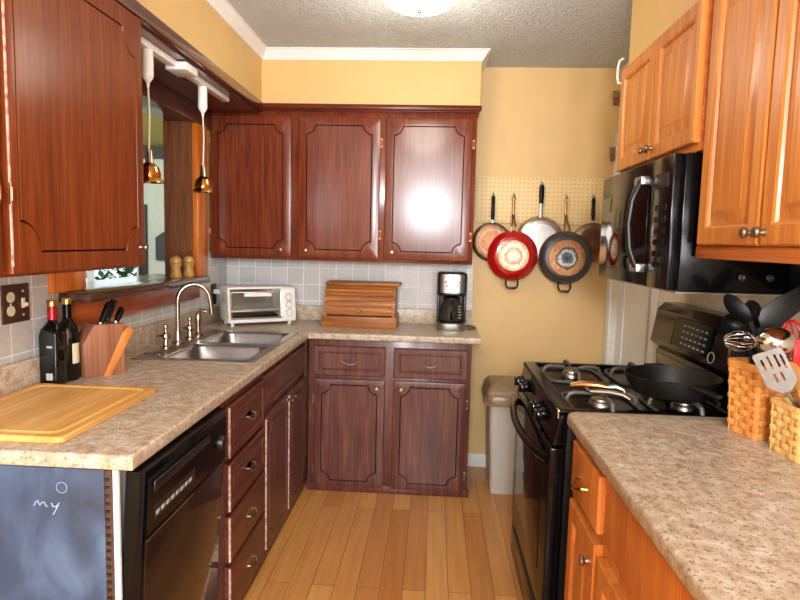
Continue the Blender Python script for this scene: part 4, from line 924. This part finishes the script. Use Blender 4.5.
def bottle(x, y, prof, sq, cap_h, capm, foil, label, name='bottle'):
    t = thing(name, label, 'bottle', (x, y, .914))
    z = .914
    if sq:
        n = 5
        def s4(h, r, zz): return rrect(x-h, x+h, y-h, y+h, r, z+zz, n)
        def ci(r, zz): return [(x+r*math.cos(a), y+r*math.sin(a), z+zz) for a in [q*PI/2+i/n*PI/2 for q in range(4) for i in range(n+1)]]
        m = MB(); m.loops([s4(.028, .010, .0), s4(.032, .010, .004), s4(.032, .009, .17), s4(.029, .014, .19), s4(.020, .018, .205), ci(.0145, .215), ci(.0135, .262)], ID)
    else:
        m = MB().lathe([(0, 0), (.031, 0), (.034, .005), (.034, .165), (.030, .19), (.019, .208), (.0145, .222), (.0135, .262), (0, .262)], Matrix.Translation((x, y, z)), 32)
    part('glass_body', m, M['bottle'], t)
    part('neck_foil', MB().lathe([(0, .268), (.0146, .268), (.0152, .225), (.0158, .222), (0, .222)], Matrix.Translation((x, y, z)), 22), M[foil], t)
    part('cap', MB().lathe([(0, .266), (.0155, .266), (.016, .270), (.016, .284), (.0145, .287), (0, .2875)], Matrix.Translation((x, y, z)), 22), M[capm], t)
    return t
t = bottle(-1.270, 1.885, None, True, 0, 'gold', 'redfoil', 'square dark bottle with red neck foil and gold cap, on the left counter')
part('label', MB().box(-1.270-.005, -1.270+.017, 1.885-.0335, 1.885-.0315, .914+.022, .914+.045), M['labelgrey'], t)
part('emblem', MB().box(-1.270+.000, -1.270+.018, 1.885-.0335, 1.885-.0315, .914+.130, .914+.137), M['labelgrey'], t)
t = bottle(-1.266, 1.958, None, False, 0, 'gold', 'black', 'round dark bottle with black neck and gold cap, standing behind the square bottle')
part('label', MB().loops([[(-1.266+r*math.cos(a), 1.958+r*math.sin(a), z) for r, z in ((.0342, .975), (.0352, .975), (.0352, 1.045), (.0342, 1.045))] for a in [R(-35+k*8) for k in range(9)]], ID), M['label'], t)

# knife block, leaning; knives stand in its slots
t = thing('knife_block', 'brown wooden knife block leaning on the left counter beside the dark bottles', 'knife block', (-1.245, 2.01, .914))
ux, uy = .62, .785
bo_ = Vector((-1.248, 1.998, .914))
def kb(u, v, d): return bo_+Vector((ux*u-uy*d, uy*u+ux*d, v))
part('block', MB().prism([(0, 0), (.060, 0), (.128, .150), (.142, .186), (.034, .190), (-.004, .125)], kb, -.045, .045, .003), M['blockwood'], t)
part('lower_layer', MB().prism([(.061, 0), (.088, 0), (.172, .155), (.155, .174), (.129, .149)], kb, -.045, .045, .002), M['blocklight'], t, label='paler orange wood layer')
part('foot', MB().prism([(.089, 0), (.138, 0), (.138, .09)], kb, -.040, .040, .001), M['blockwood'], t)
kl = ['black knife handle in the knife block, nearest the dark bottles', 'black knife handle in the knife block, the middle one', 'black knife handle in the knife block, the one farthest from the bottles', 'short black knife handle in the knife block, lowest of the four']
for i, (u, d, L) in enumerate(((.062, -.025, .085), (.082, -.005, .090), (.098, .018, .085), (.118, -.020, .06))):
    dirv = Vector((ux*.40, uy*.40, .916)).normalized(); p0 = kb(u, .188, d); sd = Vector((-uy, ux, 0))
    tt = thing('knife', kl[i], 'knife', p0, 0, 'knives in the block')
    part('handle', MB().tube([p0+dirv*.006, p0+dirv*L*.35, p0+dirv*L*.8, p0+dirv*L], [.010, .0115, .012, .009], 10, flat=(1, 1)), M['black'], tt)
    part('bolster', MB().cone(p0-dirv*.002, p0+dirv*.008, .0075, seg=10), M['steel'], tt)
    rv = MB()
    for k in (.35, .65): rv.cone(p0+dirv*L*k-sd*.0108, p0+dirv*L*k+sd*.0108, .002, seg=8)
    part('rivet', rv, M['steel'], tt)

# shakers on the sill
def shaker(x, y, label):
    t = thing('pepper_mill', label, 'mill', (x, y, 1.214), 0, 'wooden mills on the sill')
    part('body', MB().lathe([(0, 0), (.028, 0), (.030, .006), (.027, .014), (.022, .035), (.021, .050), (.027, .066), (.028, .072), (.0, .073)], Matrix.Translation((x, y, 1.214)), 24), M['lightwood'], t)
    part('head', MB().lathe([(0, .074), (.026, .074), (.028, .082), (.026, .094), (.019, .103), (.010, .107), (0, .108)], Matrix.Translation((x, y, 1.214)), 24), M['lightwood'], t)
    part('top_knob', MB().sphere((x, y, 1.214+.112), .007), M['brass'], t)
shaker(-1.30, 2.90, 'turned pale wooden mill on the dark sill, the one nearer the opening')
shaker(-1.285, 3.02, 'turned pale wooden mill on the dark sill, the one nearer the orange post')

# ------------------------------------------------------------------ baskets and utensils
def basket(label, loc, rz, w, d, h, flare, mat, rows):
    t = thing('basket', label, 'basket', loc, rz)
    def per(z, off):
        k = 1+flare*z/h; a, b = w/2*k, d/2*k; return a+off, b+off
    def ringpts(z, offf, n=96):
        pts = []; a, b = per(z, 0); P = 4*(a+b); r = .014
        base = rrect(-a, a, -b, b, r, z, 4)
        L = [Vector(p) for p in base]; seg = [(L[(i+1) % len(L)]-L[i]).length for i in range(len(L))]; tot = sum(seg)
        for k in range(n):
            s = k/n*tot; i = 0
            while s > seg[i]: s -= seg[i]; i += 1
            p = L[i].lerp(L[(i+1) % len(L)], s/seg[i]); tg = (L[(i+1) % len(L)]-L[i]).normalized(); nr = Vector((tg.y, -tg.x, 0))
            pts.append(p+nr*offf(k/n))
        return pts
    nst = 22; m = MB(); rh = h*.90/rows
    for j in range(rows):
        z0, z1 = j*rh+.0008, (j+1)*rh-.0008; ph = PI*j
        fo = lambda s: .0028*math.sin(s*nst*PI+ph)
        lps = [ringpts(z0, lambda s: fo(s)-.001), ringpts((z0*3+z1)/4, lambda s: fo(s)+.0008), ringpts((z0+3*z1)/4, lambda s: fo(s)+.0008), ringpts(z1, lambda s: fo(s)-.001)]
        m.loops(lps, lambda *p: Vector(p), False, False)
    # inner shell closes the gaps
    m.loops([ringpts(.001, lambda s: -.0035), ringpts(h*.98, lambda s: -.0035)], lambda *p: Vector(p), True, False)
    part('weave', m, mat, t, False)
    st = MB()
    for k in range(nst):
        s = (k+.5)/nst
        q0 = ringpts(.0, lambda s: -.0012); q1 = ringpts(h*.96, lambda s: -.0012); i = int(s*96)
        a, b = q0[i], q1[i]; tg = (q0[(i+1) % 96]-q0[i-1]).normalized()*.006; nr = Vector((tg.y, -tg.x, 0)).normalized()*.0012
        st.loops([[a-tg-nr, a+tg-nr, a+tg+nr, a-tg+nr], [b-tg-nr, b+tg-nr, b+tg+nr, b-tg+nr]], lambda *p: Vector(p))
    part('stakes', st, mat, t, False)
    rm = MB(); rm.loops([ringpts(h*.90, lambda s: -.005), ringpts(h*.90, lambda s: .004), ringpts(h*.99, lambda s: .0045), ringpts(h, lambda s: .001), ringpts(h*.99, lambda s: -.005), ringpts(h*.90, lambda s: -.005)], lambda *p: Vector(p), False, False)
    part('rim_band', rm, mat, t, False)
    return t
basket('taller orange splint basket holding black utensils, on the right counter beside the range', (.938, 1.672, .914), R(14), .165, .108, .205, .10, M['basket'], 10)
basket('shorter pale splint basket holding a slotted spatula, on the right counter nearer the camera', (.968, 1.498, .914), R(4), .175, .115, .135, .04, M['basketpale'], 7)

def tool(name, label, cat, base, rod, rodmat, r=.006, group=None):
    t = thing(name, label, cat, base, 0, group)
    part('handle', MB().tube(rod, r, 10), M[rodmat], t)
    return t
def orient(p, d, up=(0, 0, 1)):
    """matrix with local z along d at p, local y facing roughly up"""
    d = Vector(d).normalized(); u = Vector(up); x = u.cross(d).normalized(); y = d.cross(x)
    return Matrix.Translation(p) @ Matrix((x, y, d)).transposed().to_4x4()
def bowl_spoon(mb, p, d, L, Wd, depth=.012, up=(0, -1, 0), slots=False):
    """oval dished head, from p along d"""
    m = orient(p, d, up); tb = bmesh.new(); n = 24; rings = []
    for k in range(7):
        q = k/6
        rings.append([tb.verts.new((Wd/2*q*math.cos(a), -depth*(1-q*q), L/2+L/2*q*math.sin(a))) for a in [2*PI*i/n for i in range(n)]] if k else [tb.verts.new((0, -depth, L/2))])
    for a, b in zip(rings, rings[1:]):
        for i in range(n):
            vs = list(dict.fromkeys([a[i % len(a)], a[(i+1) % len(a)], b[(i+1) % n], b[i]]))
            tb.faces.new(vs)
    r = bmesh.ops.solidify(tb, geom=tb.faces[:], thickness=.0025)
    bmesh.ops.recalc_face_normals(tb, faces=tb.faces[:])
    return mb.merge(tb, m)
U = 'utensils in the baskets'
B1 = Vector((.955, 1.675, .935))
# black spoon
p = Vector((.872, 1.672, 1.228)); d = Vector((-.70, .05, .66))
t = tool('serving_spoon', 'black nylon spoon leaning toward the range, in the taller basket', 'spoon', B1, [B1+Vector((.02, 0, 0)), (.915, 1.675, 1.14), p], 'nylon', .007, U)
part('spoon_bowl', bowl_spoon(MB(), p, d, .100, .062, .014, (.35, -1, .35)), M['nylon'], t)
# second black spoon, upright behind
p = Vector((.905, 1.70, 1.205)); d = Vector((-.25, .1, .95))
t = tool('serving_spoon', 'black nylon spoon half hidden behind the black turner, in the taller basket', 'spoon', B1+Vector((.01, .02, 0)), [B1+Vector((.01, .02, 0)), (.925, 1.695, 1.12), p], 'nylon', .006, U)
part('spoon_bowl', bowl_spoon(MB(), p, d, .082, .060, .012, (.1, -1, .2)), M['nylon'], t)
# big black turner
p = Vector((.885, 1.652, 1.205)); d = Vector((.62, .0, .45))
t = tool('turner', 'wide black nylon turner head rising highest from the taller basket', 'turner', B1+Vector((-.03, -.01, 0)), [B1+Vector((-.03, -.01, 0)), (.905, 1.66, 1.10), p+Vector((.005, 0, .01))], 'nylon', .007, U)
tn = MB(); tn.prism([(0, -.010), (.012, -.030), (.05, -.042), (.118, -.030), (.135, .036), (.07, .040), (.02, .034), (.004, .016)], lambda u, v, e: p+Vector((.80*u-.45*v*.9, e-.02*u, .56*u+.80*v+.02)), -.002, .002, .001)
part('blade', tn, M['nylon'], t)
# black ladle (low, in shadow)
p = Vector((.858, 1.688, 1.205))
t = tool('ladle', 'black nylon ladle just above the wire whisk, in the taller basket', 'ladle', B1+Vector((-.02, .03, 0)), [B1+Vector((-.02, .03, 0)), (.90, 1.70, 1.12), p+Vector((.01, 0, -.005))], 'nylon', .006, U)
part('ladle_bowl', bowl_spoon(MB(), p+Vector((-.02, 0, -.025)), (.2, .1, 1), .070, .078, .024, (-.3, -1, .3)), M['nylon'], t)
# wire whisk
p = Vector((.890, 1.664, 1.172)); d = Vector((-.97, .05, .03)).normalized()
t = tool('whisk', 'steel wire whisk lying across the rim of the taller basket, pointing at the range', 'whisk', B1+Vector((.03, -.02, 0)), [(.985, 1.668, 1.125), (.95, 1.666, 1.150), p], 'chrome', .006, U)
wk = MB(); mm = orient(p, d)
for k in range(7):
    a = k*PI/7; pts = []
    for i in range(17):
        s = i/16*2*PI-PI/2
        rad = .028*math.cos(s)*(1 if True else 0); zz = .043+.043*math.sin(s)
        pts.append(mm @ Vector((rad*math.cos(a), rad*math.sin(a), zz)))
    wk.tube(pts, .0012, 6)
part('wire_loops', wk, M['chrome'], t)
# steel ladle bowl
p = Vector((.900, 1.592, 1.162))
t = tool('ladle', 'shiny steel ladle with its round back turned up, beside the red whisk', 'ladle', B1+Vector((.03, 0, 0)), [B1+Vector((.035, 0, 0)), (.965, 1.64, 1.09), (.945, 1.61, 1.165)], 'chrome', .004, U)
part('ladle_bowl', MB().sphere(p+Vector((0, 0, .025)), .046, (1.05, .8, .80), 28), M['chrome'], t)
# red silicone whisk
p = Vector((.995, 1.665, 1.175)); d = Vector((-.62, .05, .60)).normalized()
t = tool('whisk', 'red silicone whisk arching over the steel ladle, in the taller basket', 'whisk', B1+Vector((.05, .01, 0)), [B1+Vector((.05, .01, 0)), (1.005, 1.67, 1.10), p], 'chrome', .005, U)
wk = MB(); mm = orient(p, (-.35, 0, .94))
for k in range(5):
    a = k*PI/5+.2
    wk.tube([mm @ Vector((.026*math.cos(s)*math.cos(a), .026*math.cos(s)*math.sin(a), .030+.034*math.sin(s))) for s in [i/16*2*PI-PI/2 for i in range(17)]], .0022, 6)
part('silicone_loops', wk, M['redsil'], t)
B2 = Vector((.975, 1.50, .93))
# slotted steel spatula
p = Vector((.868, 1.472, 1.081))
t = tool('spatula', 'slotted steel spatula leaning out of the shorter basket over the taller one', 'spatula', B2, [B2+Vector((.0, -.01, 0)), (.93, 1.475, 1.00), p], 'steel', .005, U)
sl = MB(); ax = Vector((-.48, .06, .87)).normalized(); sdv = Vector((.86, -.45, .22)); sdv = (sdv-ax*sdv.dot(ax)).normalized()
def sf(u, v, e): return p+sdv*u+ax*v+sdv.cross(ax).normalized()*e
def slotted():
    tb = bmesh.new(); es = []
    out = [(-.012, 0), (.012, 0), (.036, .022), (.039, .028), (.039, .112), (.034, .118), (-.034, .118), (-.039, .112), (-.039, .028), (-.036, .022)]
    hol = []
    for u, a, b in ((-.022, .070, .100), (-.004, .068, .104), (.014, .068, .104), (.028, .060, .100), (-.008, .030, .055), (.010, .030, .055)):
        hol.append([(u-.003, a), (u+.003, a), (u+.003, b), (u-.003, b)])
    for lp in [out]+hol:
        vs = [tb.verts.new((x*.86, y*.95, 0)) for x, y in lp]; es += [tb.edges.new((vs[i], vs[(i+1) % len(vs)])) for i in range(len(vs))]
    bmesh.ops.triangle_fill(tb, use_beauty=True, use_dissolve=False, edges=es)
    ret = bmesh.ops.extrude_face_region(tb, geom=tb.faces[:])
    for v in [g for g in ret['geom'] if isinstance(g, bmesh.types.BMVert)]: v.co.z = .002
    bmesh.ops.recalc_face_normals(tb, faces=tb.faces[:])
    for v in tb.verts: v.co = sf(v.co.x, v.co.y, v.co.z)
    return tb
sl.merge(slotted()); part('blade', sl, M['steel'], t)
# wooden spoon
p = Vector((.948, 1.555, 1.068)); d = Vector((-.35, .2, .9))
t = tool('wooden_spoon', 'pale wooden spoon behind the slotted spatula', 'spoon', B2+Vector((.02, .02, 0)), [B2+Vector((.02, .02, 0)), (.95, 1.54, 1.03), p], 'bamboo', .006, U)
part('spoon_bowl', bowl_spoon(MB(), p, d, .075, .058, .010, (.2, -1, .2)), M['bamboo'], t)
# red spatula
p = Vector((.978, 1.600, 1.125))
t = tool('spatula', 'red silicone spatula head at the frame edge, behind the wooden spoon', 'spatula', B2+Vector((.045, .03, 0)), [B2+Vector((.045, .03, 0)), (.978, 1.575, 1.05), p], 'bamboo', .006, U)
part('blade', MB().box(p.x-.028, p.x+.036, p.y-.005, p.y+.005, p.z-.005, p.z+.07, .004), M['redsil'], t)
# scissors / tongs and purple handle
t = tool('tongs', 'black and steel tongs standing in the shorter basket', 'tongs', B2+Vector((-.01, -.03, 0)), [B2+Vector((-.01, -.025, 0)), (.935, 1.475, 1.06), (.928, 1.478, 1.10), (.921, 1.478, 1.125), (.914, 1.478, 1.115), (.914, 1.477, 1.05), (.945, 1.48, .96)], 'black', .0045, U)
t = thing('peeler', 'purple handled peeler low in the shorter basket', 'peeler', (.925, 1.465, .97), 0, U)
part('handle', MB().tube([(.955, 1.475, .98), (.935, 1.468, 1.035), (.920, 1.462, 1.060), (.912, 1.46, 1.075)], [.010, .012, .013, .009], 12), M['purple'], t)
part('tip', MB().tube([(.912, 1.46, 1.073), (.903, 1.458, 1.092)], [.005, .002], 8), M['chrome'], t)
